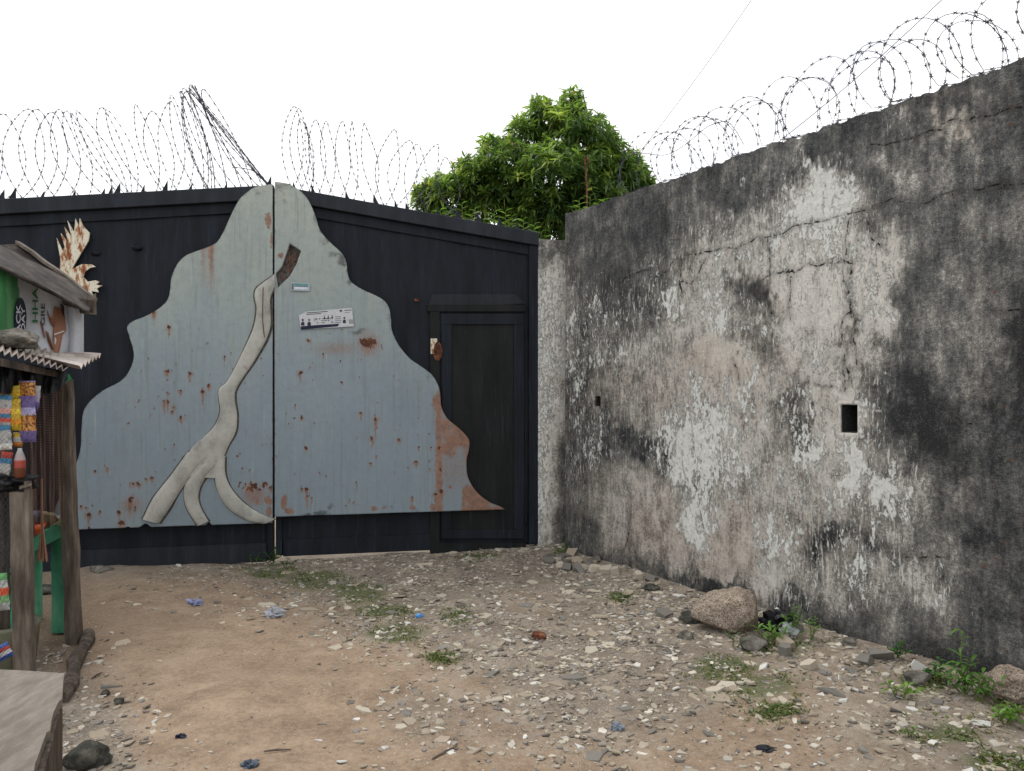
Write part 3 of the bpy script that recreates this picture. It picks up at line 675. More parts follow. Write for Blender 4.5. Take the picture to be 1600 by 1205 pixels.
def mural(side, parent):
    out = LOUT if side == 'l' else ROUT
    o = smoothline([(a, b, 0) for a, b in out], 6); uzs = [GATE.uz(p.x, p.y, YM) for p in o]
    us = np.array([q[0] for q in uzs]); zz = np.array([q[1] for q in uzs]); k = np.argsort(zz)
    ztop_, zbot = zz.max(), GATE.uz(431, 812 if side == 'l' else 809, YM)[1]
    zbo = lambda f: f
    nrow = 330; zs = np.linspace(zz.min(), ztop_-.002, nrow)
    ue = np.interp(zs, zz[k], us[k]); us0 = (-.012 if side == 'l' else .006)
    ncol = 300; t = np.linspace(0, 1, ncol)
    X = us0+(ue[:, None]-us0)*t[None, :]; Z = np.repeat(zs[:, None], ncol, 1)
    # bottom edge: from the seam corner to the outline corner, with gently scalloped bites
    zb_seam = GATE.uz(431, 818 if side == 'l' else 808, YM)[1]; zb_out = zz.min()
    bot = lerp(zb_seam, zb_out, np.clip((X-us0)/(ue[0]-us0), 0, 1.)); bot = bot+vnoise(X*3, 0*X, 61)*.004
    if side == 'l':
        for c_, w_, h in ((GATE.uz(232, 800)[0], .035, .035), (GATE.uz(330, 800)[0], .02, .03), (GATE.uz(205, 800)[0], .02, .015)):
            bot = bot+h*np.exp(-((X-c_)/w_)**2)
        for px_, w_, h in ((265, .07, -.03), (345, .06, -.02)): bot = bot+h*np.exp(-((X-GATE.uz(px_, 800)[0])/w_)**2)
    zt = ztop_; Z = np.maximum(Z, bot)
    Z = np.where(Z <= bot+1e-6, bot+(zs[:, None]-zs[0])*.02, Z)
    Y = np.full(X.shape, YM)+vnoise(X, Z, 62, 1.7)*.006+vnoise(X, Z, 63, 5)*.0015
    wx = GATE.o.x+GATE.e.x*X+GATE.n.x*Y; wy = GATE.o.y+GATE.e.y*X+GATE.n.y*Y; px, py = project(wx, wy, Z)
    wpx = px+vnoise(X, Z, 64, 40)*1.4+vnoise(X, Z, 66, 90)*1.3; wpy = py+vnoise(X, Z, 65, 40)*1.4+vnoise(X, Z, 67, 90)*1.3
    r = np.zeros(X.shape); d = np.zeros(X.shape); pl = np.zeros(X.shape); gr = np.zeros(X.shape)
    extra = [(rnd.uniform(130, 680), rnd.uniform(560, 800), rnd.uniform(.5, 1.1), rnd.uniform(2, 9)) for _ in range(110)]+[(rnd.uniform(290, 600), rnd.uniform(420, 600), rnd.uniform(.6, 1.1), 2) for _ in range(20)]
    for x, y, s_, dl in RUST+extra:
        s2 = s_*.72+.3; k1 = np.exp(-(((wpx-x)/s2)**2+((wpy-y)/(s2*.9))**2)); r = np.maximum(r, k1*1.05)
        below = np.clip((wpy-y)/max(dl*1.25, 1), 0, 1); st = np.exp(-((wpx-x-.3*np.sin(wpy*.5))/(s2*.62))**2)*np.where(wpy > y-1, (1-below)**.8, 0)*(wpy < y+dl*1.25)
        d = np.maximum(d, st*.95); r = np.maximum(r, st*.42*(1-below)); d = np.maximum(d, .45*np.exp(-(((wpx-x)/(s2*2.2))**2+((wpy-y-2)/(s2*2.4))**2))*(s_ > 2))
    d = np.maximum(d, .75*np.exp(-((wpx-330)/5)**2)*np.clip(1-(wpy-372)/120, 0, 1)*(wpy > 372)); d = np.maximum(d, .45*np.exp(-((wpx-318)/6)**2)*np.clip(1-(wpy-385)/110, 0, 1)*(wpy > 385))
    d = np.maximum(d, .4*np.exp(-((wpx-205)/22)**2-((wpy-790)/22)**2)); d = np.maximum(d, .45*np.exp(-((wpx-398)/26)**2-((wpy-775)/20)**2)); d = np.maximum(d, .6*np.exp(-((wpx-686)/7)**2)*(wpy > 600)*np.clip((wpy-600)/20, 0, 1))
    d = np.maximum(d, .35*np.exp(-((wpx-525)/45)**2-((wpy-545)/14)**2)); d = np.maximum(d, .3*(wpx > 690)*np.exp(-((wpy-730)/60)**2))
    tail = (wpx > 689)*np.clip((wpx-689)/3, 0, 1)
    d = np.maximum(d, tail*np.clip(1.25*np.exp(-((wpy-665)/52)**4), 0, 1)*np.clip(.7+.5*vnoise(X, Z, 71, 14), 0, 1)); d = np.maximum(d, tail*(wpx > 722)*np.clip((wpy-752)/16, 0, 1)*np.clip(.75+.5*vnoise(X, Z, 72, 14), 0, 1))
    for x, y, a, b in PEEL: pl = np.maximum(pl, np.exp(-(((wpx-x)/a)**2+((wpy-y)/b)**2)**1.5))
    for x, y, a, b, v in GRIM: gr = np.maximum(gr, v*np.exp(-(((wpx-x)/a)**2+((wpy-y)/b)**2)))
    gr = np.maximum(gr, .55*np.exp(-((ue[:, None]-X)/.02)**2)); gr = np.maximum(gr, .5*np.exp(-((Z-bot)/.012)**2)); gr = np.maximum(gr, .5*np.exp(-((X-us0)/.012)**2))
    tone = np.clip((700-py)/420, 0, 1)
    if side == 'r':
        ins = inpoly(px, py, PIT); Y = np.where(ins, -.05, Y); pl = np.where(ins, .35, pl); gr = np.where(ins, 1., gr); r = np.where(ins, .52, r)
    mask = np.stack([r, d, pl, gr], -1)
    # thickness rim
    def rim(a, back=None):
        b_ = np.vstack([a[:1], a, a[-1:]]); b_ = np.hstack([b_[:, :1], b_, b_[:, -1:]])
        if back is not None: b_[0] = back; b_[-1] = back; b_[:, 0] = back; b_[:, -1] = back
        return b_
    K = np.pad(mask, ((1, 1), (1, 1), (0, 0)), 'edge')
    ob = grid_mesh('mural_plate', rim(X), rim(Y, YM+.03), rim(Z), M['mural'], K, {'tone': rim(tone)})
    if side == 'l':                      # columns run right to left there: flip
        ob.data.flip_normals()
    ob.parent = parent
    if side == 'l': ob['label'] = 'pale blue sheet with rust runs'
    else: ob['label'] = 'pale blue sheet with a rust blotch and orange tail'
    return ob
mural('l', GL); mural('r', GRt)
# ---- trunk relief
def ribbon(mb, left, right, n=60, h=.03, k=9, base=YM-.002):
    l = resample(smoothline([(a, b, 0) for a, b in left], 5), n); r = resample(smoothline([(a, b, 0) for a, b in right], 5), n); vs = []
    for i in range(n):
        for j in range(k+1):
            t = j/k; p = l[i].lerp(r[i], t); u, z = GATE.uz(p.x, p.y, YM)
            y = base-.004-h*(math.sin(math.pi*t)**.4) if 0 < j < k else base+.006
            vs.append((u, y, z))
    mb.add(vs, [(i*(k+1)+j, (i+1)*(k+1)+j, (i+1)*(k+1)+j+1, i*(k+1)+j+1) for i in range(n-1) for j in range(k)])
def outline(l, r_):  # dark ribbon beneath each strand, standing in for its edge shadow
    l2 = [(a-1.2, b) for a, b in l]; q2 = [(a+2.4, b+.4) for a, b in r_]; m = MB(); ribbon(m, l2, q2, 60, .002, 4, YM-.007); mk('edge_shadow', m, M['edgeshade'], GL, smooth=True)
TL = [(429, 428), (412, 440), (399, 451), (397, 465), (400, 480), (398, 500), (392, 520), (378, 550), (366, 575), (353, 597), (341, 608), (341, 625), (343, 640), (336, 662), (318, 682), (300, 697), (284, 716)]
TR_ = [(427, 450), (425, 458), (423, 470), (424, 490), (424, 510), (417, 532), (406, 552), (394, 572), (380, 592), (369, 612), (369, 630), (372, 650), (370, 675), (360, 695), (353, 712)]
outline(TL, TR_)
m = MB(); ribbon(m, [(429, 428), (412, 440), (399, 451), (397, 465), (400, 480), (398, 500), (392, 520), (378, 550), (366, 575), (353, 597), (341, 608), (341, 625), (343, 640), (336, 662), (318, 682), (300, 697), (280, 725), (268, 742)],
                 [(429.5, 450), (426, 458), (423, 470), (424, 490), (424, 510), (417, 532), (406, 552), (394, 572), (380, 592), (369, 612), (369, 630), (372, 650), (370, 675), (360, 695), (353, 712), (351, 730), (350, 740), (351, 748)], 90, .015, 12)
mk('trunk_relief', m, M['relief'], GL, smooth=True)
for l, r in (([(292, 706), (268, 740), (248, 765), (236, 782), (222, 811)], [(330, 716), (308, 736), (287, 762), (268, 792), (250, 818)]),
             ([(318, 722), (294, 748), (286, 768), (291, 795), (308, 822)], [(344, 724), (322, 748), (312, 770), (314, 790), (327, 814)]),
             ([(334, 724), (336, 755), (343, 776), (357, 796), (386, 814), (412, 819)], [(353, 712), (353, 738), (361, 760), (379, 782), (403, 799), (430, 811)])):
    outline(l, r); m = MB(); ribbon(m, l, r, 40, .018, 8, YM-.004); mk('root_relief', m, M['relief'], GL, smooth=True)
m = MB()
for a, b in (((412, 450), (411, 500)), ((411, 500), (414, 528))):
    u0, z0 = GATE.uz(*a, YM); u1, z1 = GATE.uz(*b, YM)
    m.tube([(u0, YM-.04, z0), (u1, YM-.038, z1)], .004, 5)
mk('weld_seam', m, M['rust'], GL)
# ---- bird
bz = [(238, 113), (262, 165), (272, 150), (255, 92), (286, 132), (270, 66), (302, 112), (283, 40), (312, 88), (317, 32), (330, 62), (335, 30), (352, 66), (376, 92), (371, 125), (345, 168), (318, 213), (302, 243), (345, 222), (385, 224), (402, 233), (378, 238), (357, 253), (349, 275), (368, 296), (400, 290), (418, 296), (402, 308), (430, 312), (406, 324), (414, 340), (384, 335), (390, 352), (362, 344), (330, 345), (290, 330), (245, 320), (250, 280), (254, 200)]
bp = [(a/2.678, 330+b/2.678) for a, b in bz]
def fillprism(mb, poly, y0, y1, bulge=0):
    bm = bmesh.new(); vv = [bm.verts.new((u, 0, z)) for u, z in poly]; es = [bm.edges.new((vv[i], vv[(i+1) % len(vv)])) for i in range(len(vv))]
    bmesh.ops.triangle_fill(bm, use_beauty=True, edges=es)
    bm.verts.index_update(); n = len(poly); fs = [tuple(v.index for v in f.verts) for f in bm.faces]; bm.free()
    vs = [(u, y0, z) for u, z in poly]+[(u, y1, z) for u, z in poly]
    mb.add(vs, fs+[tuple(i+n for i in f[::-1]) for f in fs]+[(i, (i+1) % n, (i+1) % n+n, i+n) for i in range(n)])
m = MB(); fillprism(m, [GATE.uz(a, b, -.05) for a, b in bp], -.058, -.042)
b_ = mk('bird_relief', m, M['bird'], GL); b_['label'] = 'rusty cream bird with a raised wing'
for a, b in ((112, 400), (118, 440)):
    m = MB(); u, z = GATE.uz(a, b); m.box((u-.02, -.05, z-.02), (u+.02, .0, z+.02)); mk('bird_bracket', m, M['rust'], GL)
# ---- handle-like weld lumps on the navy sheet
for a, b, p in ((215, 387, GL), (150, 396, GL)):
    m = MB(); u, z = GATE.uz(a, b); m.blob((u, -.008, z), (.035, .018, .028), a, .5, 2); mk('weld_lump', m, M['black'], p, smooth=True)
# ---- wicket door (in the right leaf)
m = MB()
m.prism(gpoly([(668, 480), (676, 460), (806, 460), (822, 475)], -.02), -.016, .0)
mk('door_hood', m, M['beam'], GRt, bevel=.004)
m = MB(); gbox(m, 668, 476, 822, 487, -.03, .0); gbox(m, 672, 487, 687, 868, -.028, .0)
mk('door_surround', m, M['door'], GRt, bevel=.003)
dr = MB(); gbox(dr, 689, 490, 820, 843, -.012, -.004); door = mk('door', dr, M['door'], GRt)
m = MB(); gbox(m, 690, 491, 819, 507, -.03, -.012); gbox(m, 690, 828, 819, 842, -.03, -.012); gbox(m, 690, 507, 706, 828, -.03, -.012); gbox(m, 803, 507, 819, 828, -.03, -.012)
mk('door_frame', m, M['black'], door, bevel=.004)
m = MB(); gbox(m, 684, 849, 822, 864, -.03, .0); mk('door_sill', m, M['door'], GRt, bevel=.003)
m = MB(); c_ = GATE.uz(684, 549, -.035); m.prism([(c_[0]+.04*math.cos(q), c_[1]+.085*math.sin(q)) for q in [k*math.pi/10 for k in range(20)]], -.034, -.03)
mk('lock_plate', m, M['rust'], GRt)
m = MB(); gbox(m, 673, 529, 683, 553, -.034, -.028); mk('bare_patch', m, M['bird'], GRt)
for y in (520, 680, 810):
    m = MB(); u, z = GATE.uz(821, y, -.03); m.tube([(u, -.038, z-.035), (u, -.038, z+.035)], .009, 8); mk('door_hinge', m, M['door'], GRt)
m = MB(); u, z = GATE.uz(651, 469, -.01); m.box((u-.02, -.016, z-.012), (u+.02, .0, z+.012)); mk('gate_bracket', m, M['rust'], GRt)
# ---- stickers on the mural
def flat(mb, pts, y, col): mb.add([(u, y, z) for u, z in [GATE.uz(a, b, y) for a, b in pts]], [tuple(range(len(pts)-1, -1, -1))], col)
def rect(x0, y0, x1, y1, sk=0.): return [(x0, y0), (x1, y0+sk*(x1-x0)), (x1, y1+sk*(x1-x0)), (x0, y1)]
YS = YM-.010
m = MB()
def pf(pts, k, col): flat(m, pts, YS-.0012*k, col)
m2 = m
fillc = S(196, 198, 202)
pf([(467, 493), (479, 487), (550, 481), (553, 510), (470, 515)], 0, fillc)
pf([(470, 510), (495, 508), (530, 506), (528, 510), (470, 515.3)], 1, S(30, 32, 60))
for a in ((479, 488.5, 512, 1.1), (479, 491, 502, 1.)): pf(rect(a[0], a[1], a[2], a[1]+a[3], -.07), 1, S(52, 54, 60))
def head(x, y, s_, c=S(70, 72, 78)):
    pf([(x-s_*1.3, y+s_*4), (x-s_*1.1, y+s_*1.8), (x, y+s_*1.2), (x+s_*1.1, y+s_*1.8), (x+s_*1.3, y+s_*4)], 1, S(44, 48, 62)); pf([(x+s_*.8*math.cos(q), y+s_*math.sin(q)) for q in [k*.785 for k in range(8)]], 2, c)
head(473, 500, 2.2); head(483, 500, 2.2, S(120, 118, 116)); head(538, 497, 2, S(90, 90, 92)); head(507, 494.5, 1.1); head(513, 494, 1.1); head(519, 493.5, 1.1)
for i in range(24):
    x = rnd.uniform(490, 519); y = rnd.choice([498, 501, 504])-(x-490)*.05; pf(rect(x, y, x+rnd.uniform(1, 2.6), y+rnd.uniform(.8, 1.8)), 2, S(60, 62, 70))
for i in range(4): pf(rect(523, 495+i*3, 533, 495.9+i*3, -.05), 1, S(96, 98, 106))
pf(rect(545, 499, 552, 506), 1, S(150, 152, 152)); pf([(530, 485), (534, 484), (535, 486), (532, 488)], 1, S(70, 72, 80)); pf(rect(538, 484.5, 549, 485.6, -.04), 1, S(90, 92, 100)); pf(rect(539, 488, 547, 488.8, -.04), 1, S(110, 112, 120))
o = mk('poster_sticker', m, M['paper'], GRt); o['label'] = 'white campaign sticker with small printed figures'
m = MB(); YS0 = YS
pf([(455, 441), (484, 443), (483.5, 455), (454.5, 454)], 0, S(168, 176, 184)); pf([(460, 442.4), (482, 444), (482, 447), (460, 446)], 1, S(96, 148, 146)); pf([(460, 448.5), (480, 449), (480, 452.5), (460, 452)], 1, S(206, 212, 220))
pf([(456, 443), (459, 443), (458.5, 453), (455.5, 453)], 1, S(100, 112, 118)); pf([(460, 446.6), (481, 447.4), (481, 448.1), (460, 447.4)], 2, S(58, 72, 80))
o = mk('label_sticker', m, M['paper'], GRt); o['label'] = 'small teal and white sticker'
# ================================================================== RAZOR WIRE
def barbs(mb, pts, step=.05, s_=.018):
    acc = 0
    for a, b in zip(pts, pts[1:]):
        d = (b-a); l = d.length; acc += l
        if acc < step or l < 1e-6: continue
        acc = 0; d.normalize(); q = d.cross(Vector((rnd.uniform(-1, 1), rnd.uniform(-1, 1), rnd.uniform(-1, 1)))); q.normalize(); r_ = d.cross(q)
        for w_ in (q, r_):
            mb.add([a-d*s_*.9-w_*s_*.9, a+w_*s_*.18, a+d*s_*.9-w_*s_*.9, a-w_*s_*.2], [(0, 1, 2, 3)]); mb.add([a-d*s_*.9+w_*s_*.9, a-w_*s_*.18, a+d*s_*.9+w_*s_*.9, a+w_*s_*.2], [(3, 2, 1, 0)])
def coil_gate(turns, label, tail_in=(), tail_out=(), r=.0024):
    """turns: (top px, top py, bottom px, half width px); each is one turn of the coil over the gate top"""
    ctl = []; sub = 26
    n = len(turns)
    for i in range(-sub//2, (n-1)*sub+sub//2+1):
        q = i/sub; qc = min(max(q, 0), n-1); a = turns[min(int(qc), n-1)]; b = turns[min(int(qc)+1, n-1)]; f = qc-int(qc)
        tx, ty, bx, hw = [lerp(a[k], b[k], f) for k in range(4)]
        th = 2*math.pi*q+math.pi/2
        u1, z1 = GATE.uz(tx, ty); u0 = GATE.uz(bx, 300)[0]; z0 = ztop(max(min(u0, UMAX), UMIN))-.02
        k = (math.sin(th)+1)/2; kk = k**.9
        w_ = hw*6.6/F
        u = lerp(u0, u1, kk)+w_*math.cos(th)*(.55+.45*math.sin(math.pi*k)); y = .12*math.cos(th)-.0
        jit = mn.noise_vector(Vector((q*2.3, turns[0][0]*.1, 0)))*.06
        ctl.append(Vector((u+jit.x*k, y+jit.y, lerp(z0, z1, k)+jit.z*k)))
    ctl = [Vector(GATE.uz(*p)+(0,)).xzy if False else Vector((GATE.uz(*p)[0], .03, GATE.uz(*p)[1])) for p in tail_in]+ctl+[Vector((GATE.uz(*p)[0], .03, GATE.uz(*p)[1])) for p in tail_out]
    pts = smoothline(ctl, 3); m = MB(); m.tube(pts, r, 4, cap=False)
    t = thing('razor_wire_coil', label, 'razor wire', GATE.w(0, 0, 3.1), GATE.a, 'razor wire coils above the gate and wall')
    for arr in (m,): arr.v = [(a, b, c-3.1) for a, b, c in arr.v]
    mk('wire', m, M['wire'], t)
    m = MB(); barbs(m, pts); m.v = [(a, b, c-3.1) for a, b, c in m.v]
    o = mk('barbs', m, M['wire'], t); o['kind'] = 'stuff'; return t
coil_gate([(-70, 190, -60, 20), (-30, 180, -20, 26), (5, 185, 10, 26), (42, 170, 30, 24), (57, 172, 60, 22), (80, 172, 75, 18), (96, 171, 115, 18), (104, 174, 150, 12), (110, 172, 190, 12), (120, 175, 200, 18), (160, 167, 205, 14), (170, 168, 215, 14), (216, 161, 258, 12), (240, 172, 262, 22), (268, 156, 268, 16), (274, 152, 300, 14), (284, 146, 325, 10), (290, 140, 330, 10)],
          'tangled razor wire coil bunched over the left half of the gate')
coil_gate([(290, 144, 320, 10), (288, 142, 345, 9), (296, 137, 360, 10), (300, 138, 392, 8), (322, 139, 400, 14), (300, 137, 424, 6), (298, 136, 428, 6), (297, 137, 427, 8)], 'tightly drawn razor wire strands slanting down to the gate seam', tail_out=[(400, 268), (380, 262), (362, 260)], r=.0032)
coil_gate([(459, 169, 452, 17), (466, 171, 470, 17), (470, 181, 487, 10), (478, 190, 487, 5), (495, 189, 498, 16), (515, 190, 515, 14), (535, 190, 537, 16), (551, 190, 560, 8), (575, 196, 590, 22), (612, 208, 600, 26), (640, 222, 612, 30), (655, 222, 642, 20), (690, 228, 640, 24), (700, 245, 720, 28)], 'loose open razor wire coil over the right half of the gate', tail_out=[(680, 300), (665, 330)])
# wall coil
m = MB(); pts = []
def wallhelix(s0, pitch, turns, H0, ph, seed):
    pts = []
    for i in range(turns*28+1):
        q = i/28; th = 2*math.pi*q+ph; H = H0*(1+.10*math.sin(q*1.9+seed)+.05*math.sin(q*5.1)); lean = .10*math.sin(q*.9+seed)
        jit = mn.noise_vector(Vector((q*1.7, 3.3, seed)))*.05; k = max(0, .30+.70*math.sin(th))
        pts.append(Vector((s0+q*pitch+.19*math.cos(th)+lean*k+jit.x, .13+.15*math.cos(th)+jit.y*.5, 3.025+H*k+jit.z*k)))
    return pts
coils = [wallhelix(.82, .235, 17, .43, 0, 1.), wallhelix(.95, .37, 10, .37, 1.8, 4.), wallhelix(1.1, .52, 7, .40, 3.8, 7.)]
t = thing('razor_wire_coil', 'long razor wire coil running along the top of the stained wall', 'razor wire', WALL.w(0, .1, 3.03), WALL.a, 'razor wire coils above the gate and wall')
m = MB(); mbb = MB()
for pts in coils: m.tube(pts, .0021, 4, cap=False); barbs(mbb, pts, .052, .019)
m.v = [(a, b-.1, c-3.03) for a, b, c in m.v]; mbb.v = [(a, b-.1, c-3.03) for a, b, c in mbb.v]
mk('wire', m, M['wire'], t); o = mk('barbs', mbb, M['wire'], t); o['kind'] = 'stuff'
# wire tails at the left end of the wall coil
m = MB(); pts = smoothline([P(*a) for a in ((985, 238, 7.6), (1010, 240, 7.4), (1040, 242, 7.2), (1068, 228, 7.), (1095, 206, 6.8), (1110, 196, 6.6), (1135, 190, 6.5), (1150, 205, 6.4), (1162, 226, 6.3))], 8)
org = pts[0]; m.tube(pts, .003, 4); barbs(m, pts, .035, .010); o = mk('razor_wire_strand', m, M['wire'], org=tuple(org)); tag(o, 'loose end of razor wire trailing from the wall toward the tree', 'razor wire')
# power lines
for a, b, r_, lab in (((1245, -105, 11), (985, 256, 14), .005, 'thin overhead cable, leftmost of three, dropping toward the tree'), ((1400, -130, 16), (1060, 215, 24), .0035, 'faint overhead cable in the middle of the three'), ((1560, -85, 9), (1180, 250, 12), .0055, 'overhead cable crossing behind the wall coil, rightmost of three')):
    A_ = P(*a); B_ = P(*b); d_ = (B_-A_); m = MB()
    pl = [A_+d_*t+Vector((0, 0, -.10*math.sin(math.pi*t))) for t in [i/16 for i in range(17)]]
    m.tube(pl, r_, 5); o = mk('power_line', m, M['cable'], org=tuple(A_)); tag(o, lab, 'cable', 'overhead cables')
# bent iron bar
m = MB(); pts = smoothline([P(*a) for a in ((917, 330, 7.9), (917, 300, 7.9), (916, 270, 7.9), (914, 250, 7.9), (915, 245, 7.9), (918, 247, 7.9), (920, 254, 7.9))], 5)
m.tube(pts, .009, 6); o = mk('iron_bar', m, M['rust'], org=tuple(pts[0])); tag(o, 'rusty iron bar with a hooked tip standing in front of the tree', 'iron bar')
# ================================================================== FOLIAGE
def leaves(base, dirs, length, width, droop, cols, name, mat, parent=None, org=(0, 0, 0), fold=.25, prof=((0, .12), (.22, .8), (.5, 1.), (.78, .62), (1., .03))):
    """base (N,3), dirs (N,3) unit, arrays; one lanceolate leaf each, folded along its rib"""
    n = len(base); side = np.cross(dirs, np.array([0, 0, 1.])+nr.normal(0, .25, (n, 3))); side /= np.linalg.norm(side, axis=1)[:, None]+1e-9
    nor = np.cross(side, dirs); V = []; k = len(prof)
    for t, w_ in prof:
        c = base+dirs*(length*t)[:, None]; c[:, 2] -= droop*length*t*t
        hw = (width*w_*.5)[:, None]; lift = nor*hw*fold
        V += [c-side*hw+lift, c, c+side*hw+lift]
    V = np.stack(V, 1); idx = np.arange(n)[:, None, None]*(3*k)
    f = []
    for i in range(k-1): f += [(3*i, 3*i+1, 3*i+4, 3*i+3), (3*i+1, 3*i+2, 3*i+5, 3*i+4)]
    Fs = (idx+np.array(f)[None]).reshape(-1, 4); V = V.reshape(-1, 3)-np.array(org)
    me = bpy.data.meshes.new(name); me.from_pydata(V.tolist(), [], Fs.tolist()); me.update()
    C = np.repeat(cols, 3*k, 0); a = me.color_attributes.new('Col', 'FLOAT_COLOR', 'POINT'); a.data.foreach_set('color', C.astype(np.float32).ravel())
    me.polygons.foreach_set('use_smooth', [True]*len(me.polygons)); o = link(me, name, mat)
    if parent: o.parent = parent
    else: o.location = org
    return o
def unit(v): return v/(np.linalg.norm(v, axis=-1, keepdims=True)+1e-9)
TD = 11.
EL = [(862, 300, 95, 60, 1.4), (885, 228, 52, 54, .9), (893, 182, 24, 38, .5), (845, 190, 26, 30, .5), (938, 262, 56, 44, .9), (968, 290, 42, 34, .8), (795, 272, 58, 42, 1.), (745, 290, 44, 34, .9), (700, 312, 40, 32, .8), (850, 345, 75, 34, 1.), (920, 235, 44, 44, .9), (770, 325, 60, 24, .8), (925, 320, 60, 36, 1.1), (985, 272, 26, 26, .5), (672, 312, 24, 24, .5), (818, 222, 34, 34, .6), (770, 243, 26, 22, .5), (1000, 300, 20, 22, .5)]
base = []; outw = []
for x, y, a, b, dd in EL:
    c = np.array(P(x, y, TD)); a *= .76; b *= .80; sx, sz = a*TD/F, b*TD/F; n = int((860 if y < 290 else 1500)*sx*(sz+.25))+22
    d = unit(nr.normal(0, 1, (n, 3))); d[:, 1] = np.where(nr.random(n) < .25, d[:, 1], -np.abs(d[:, 1])); rr = nr.uniform(.4, 1.5, n)**.55
    q = c+d*rr[:, None]*np.array([sx, dd*.8, sz]); base.append(q); outw.append(d)
base = np.concatenate(base); outw = np.concatenate(outw)
K = nr.integers(9, 14, len(base)); bi = np.repeat(np.arange(len(base)), K); n = len(bi)
shoot = unit(outw*np.array([1, 1, .6])+np.array([0, 0, .8])+nr.normal(0, .35, outw.shape))
d = unit(nr.normal(0, 1, (n, 3))); d = d-shoot[bi]*np.sum(d*shoot[bi], 1)[:, None]; d = unit(unit(d)+shoot[bi]*nr.uniform(-.05, .9, n)[:, None])
bb = base[bi]+shoot[bi]*nr.uniform(-.05, .05, n)[:, None]; ln = nr.uniform(.09, .16, n); wd = ln*nr.uniform(.18, .25, n)
tone = np.clip(.42+.45*outw[bi][:, 2]-.3*outw[bi][:, 0]+nr.normal(0, .35, len(base))[bi]+nr.normal(0, .15, n), 0, 1); rt = nr.random(len(base))[bi]  # leaves facing up and left are lighter: sunlight painted into their colour
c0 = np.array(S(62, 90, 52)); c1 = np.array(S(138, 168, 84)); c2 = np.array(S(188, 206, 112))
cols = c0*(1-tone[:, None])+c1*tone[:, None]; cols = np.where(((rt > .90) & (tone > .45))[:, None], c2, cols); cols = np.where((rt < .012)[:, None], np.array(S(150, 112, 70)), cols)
tb = Vector((P(880, 300, TD).x, TD+.3, 0))
tr = thing('mango_tree', 'bushy green mango tree rising behind the gate', 'tree', tb)
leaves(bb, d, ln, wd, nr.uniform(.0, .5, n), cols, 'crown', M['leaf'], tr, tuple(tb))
m = MB(); m.tube([tb+Vector((0, 0, -.1)), tb+Vector((.05, 0, 1.5)), tb+Vector((-.02, -.1, 3.)), tb+Vector((.05, -.15, 4.2)), P(888, 165, TD)], [.16, .13, .10, .06, .012], 8)
tips = [P(x, y, TD+rnd.uniform(-.3, .3)) for x, y in ((700, 305), (745, 275), (800, 240), (845, 180), (930, 215), (965, 270), (985, 295), (770, 330), (840, 340), (910, 310), (870, 220), (900, 260), (690, 330))]
for i, tp in enumerate(tips):
    s0 = tb+Vector((0, -.05, rnd.uniform(2.2, 3.6))); mid = s0.lerp(tp, .5)+Vector((rnd.uniform(-.1, .1), 0, -.12)); m.tube(smoothline([s0, mid, tp], 5), [.05-.004*k for k in range(11)], 6)
m.v = [(a-tb.x, b-tb.y, c-tb.z) for a, b, c in m.v]; mk('trunk', m, M['darkwood'], tr, smooth=True)
def plant(name, label, cat, root, stems, lsz, lw, col, nleaf=10, spread=.6, droop=.5, group=None, pinnate=False, mat='weed', r=.004):
    t = thing(name, label, cat, root, 0, group); m = MB(); B_ = []; D_ = []; L_ = []; C_ = []
    for tip in stems:
        tip = Vector(tip); mid = tip*.5+Vector((rnd.uniform(-.02, .02), 0, 0 if pinnate else tip.length*.08)); line = smoothline([Vector((0, 0, -.02)), mid, tip], 8); m.tube(line, [r*(1-.7*i/(len(line)-1)) for i in range(len(line))], 5)
        for i in range(nleaf):
            f = .25+.75*(i+1)/nleaf; p = line[min(int(f*(len(line)-1)), len(line)-1)] if not pinnate else tip-(tip-mid).normalized()*.32*(1-(i+1)/nleaf); a = i*2.4+rnd.random()
            if pinnate:
                tdir = (line[-1]-line[0]).normalized(); sdir = tdir.cross(Vector((0, -.6, 1))).normalized()*(1 if i % 2 else -1); dv = (sdir+tdir*.5+Vector((0, 0, .1)))
            else: dv = Vector((math.cos(a), math.sin(a), rnd.uniform(.1, .8)))*spread+Vector((0, 0, .25))
            dv.normalize(); B_.append(tuple(p)); D_.append(tuple(dv)); L_.append(lsz*rnd.uniform(.6, 1.1)*(1-.25*f if not pinnate else 1)); k = rnd.uniform(.45, 1.0); C_.append((col[0]*k, col[1]*k, col[2]*k, 1))
    mk('stem', m, M['weed'] if False else M['stemm'], t); B_ = np.array(B_); L_ = np.array(L_)
    leaves(B_, np.array(D_), L_, L_*lw, nr.uniform(droop*.5, droop*1.4, len(L_)), np.array(C_), 'foliage', M[mat], t)
    return t
M['stemm'] = weather('green_stem', [(.3, S(70, 84, 40)), (.7, S(110, 124, 66))], 20)
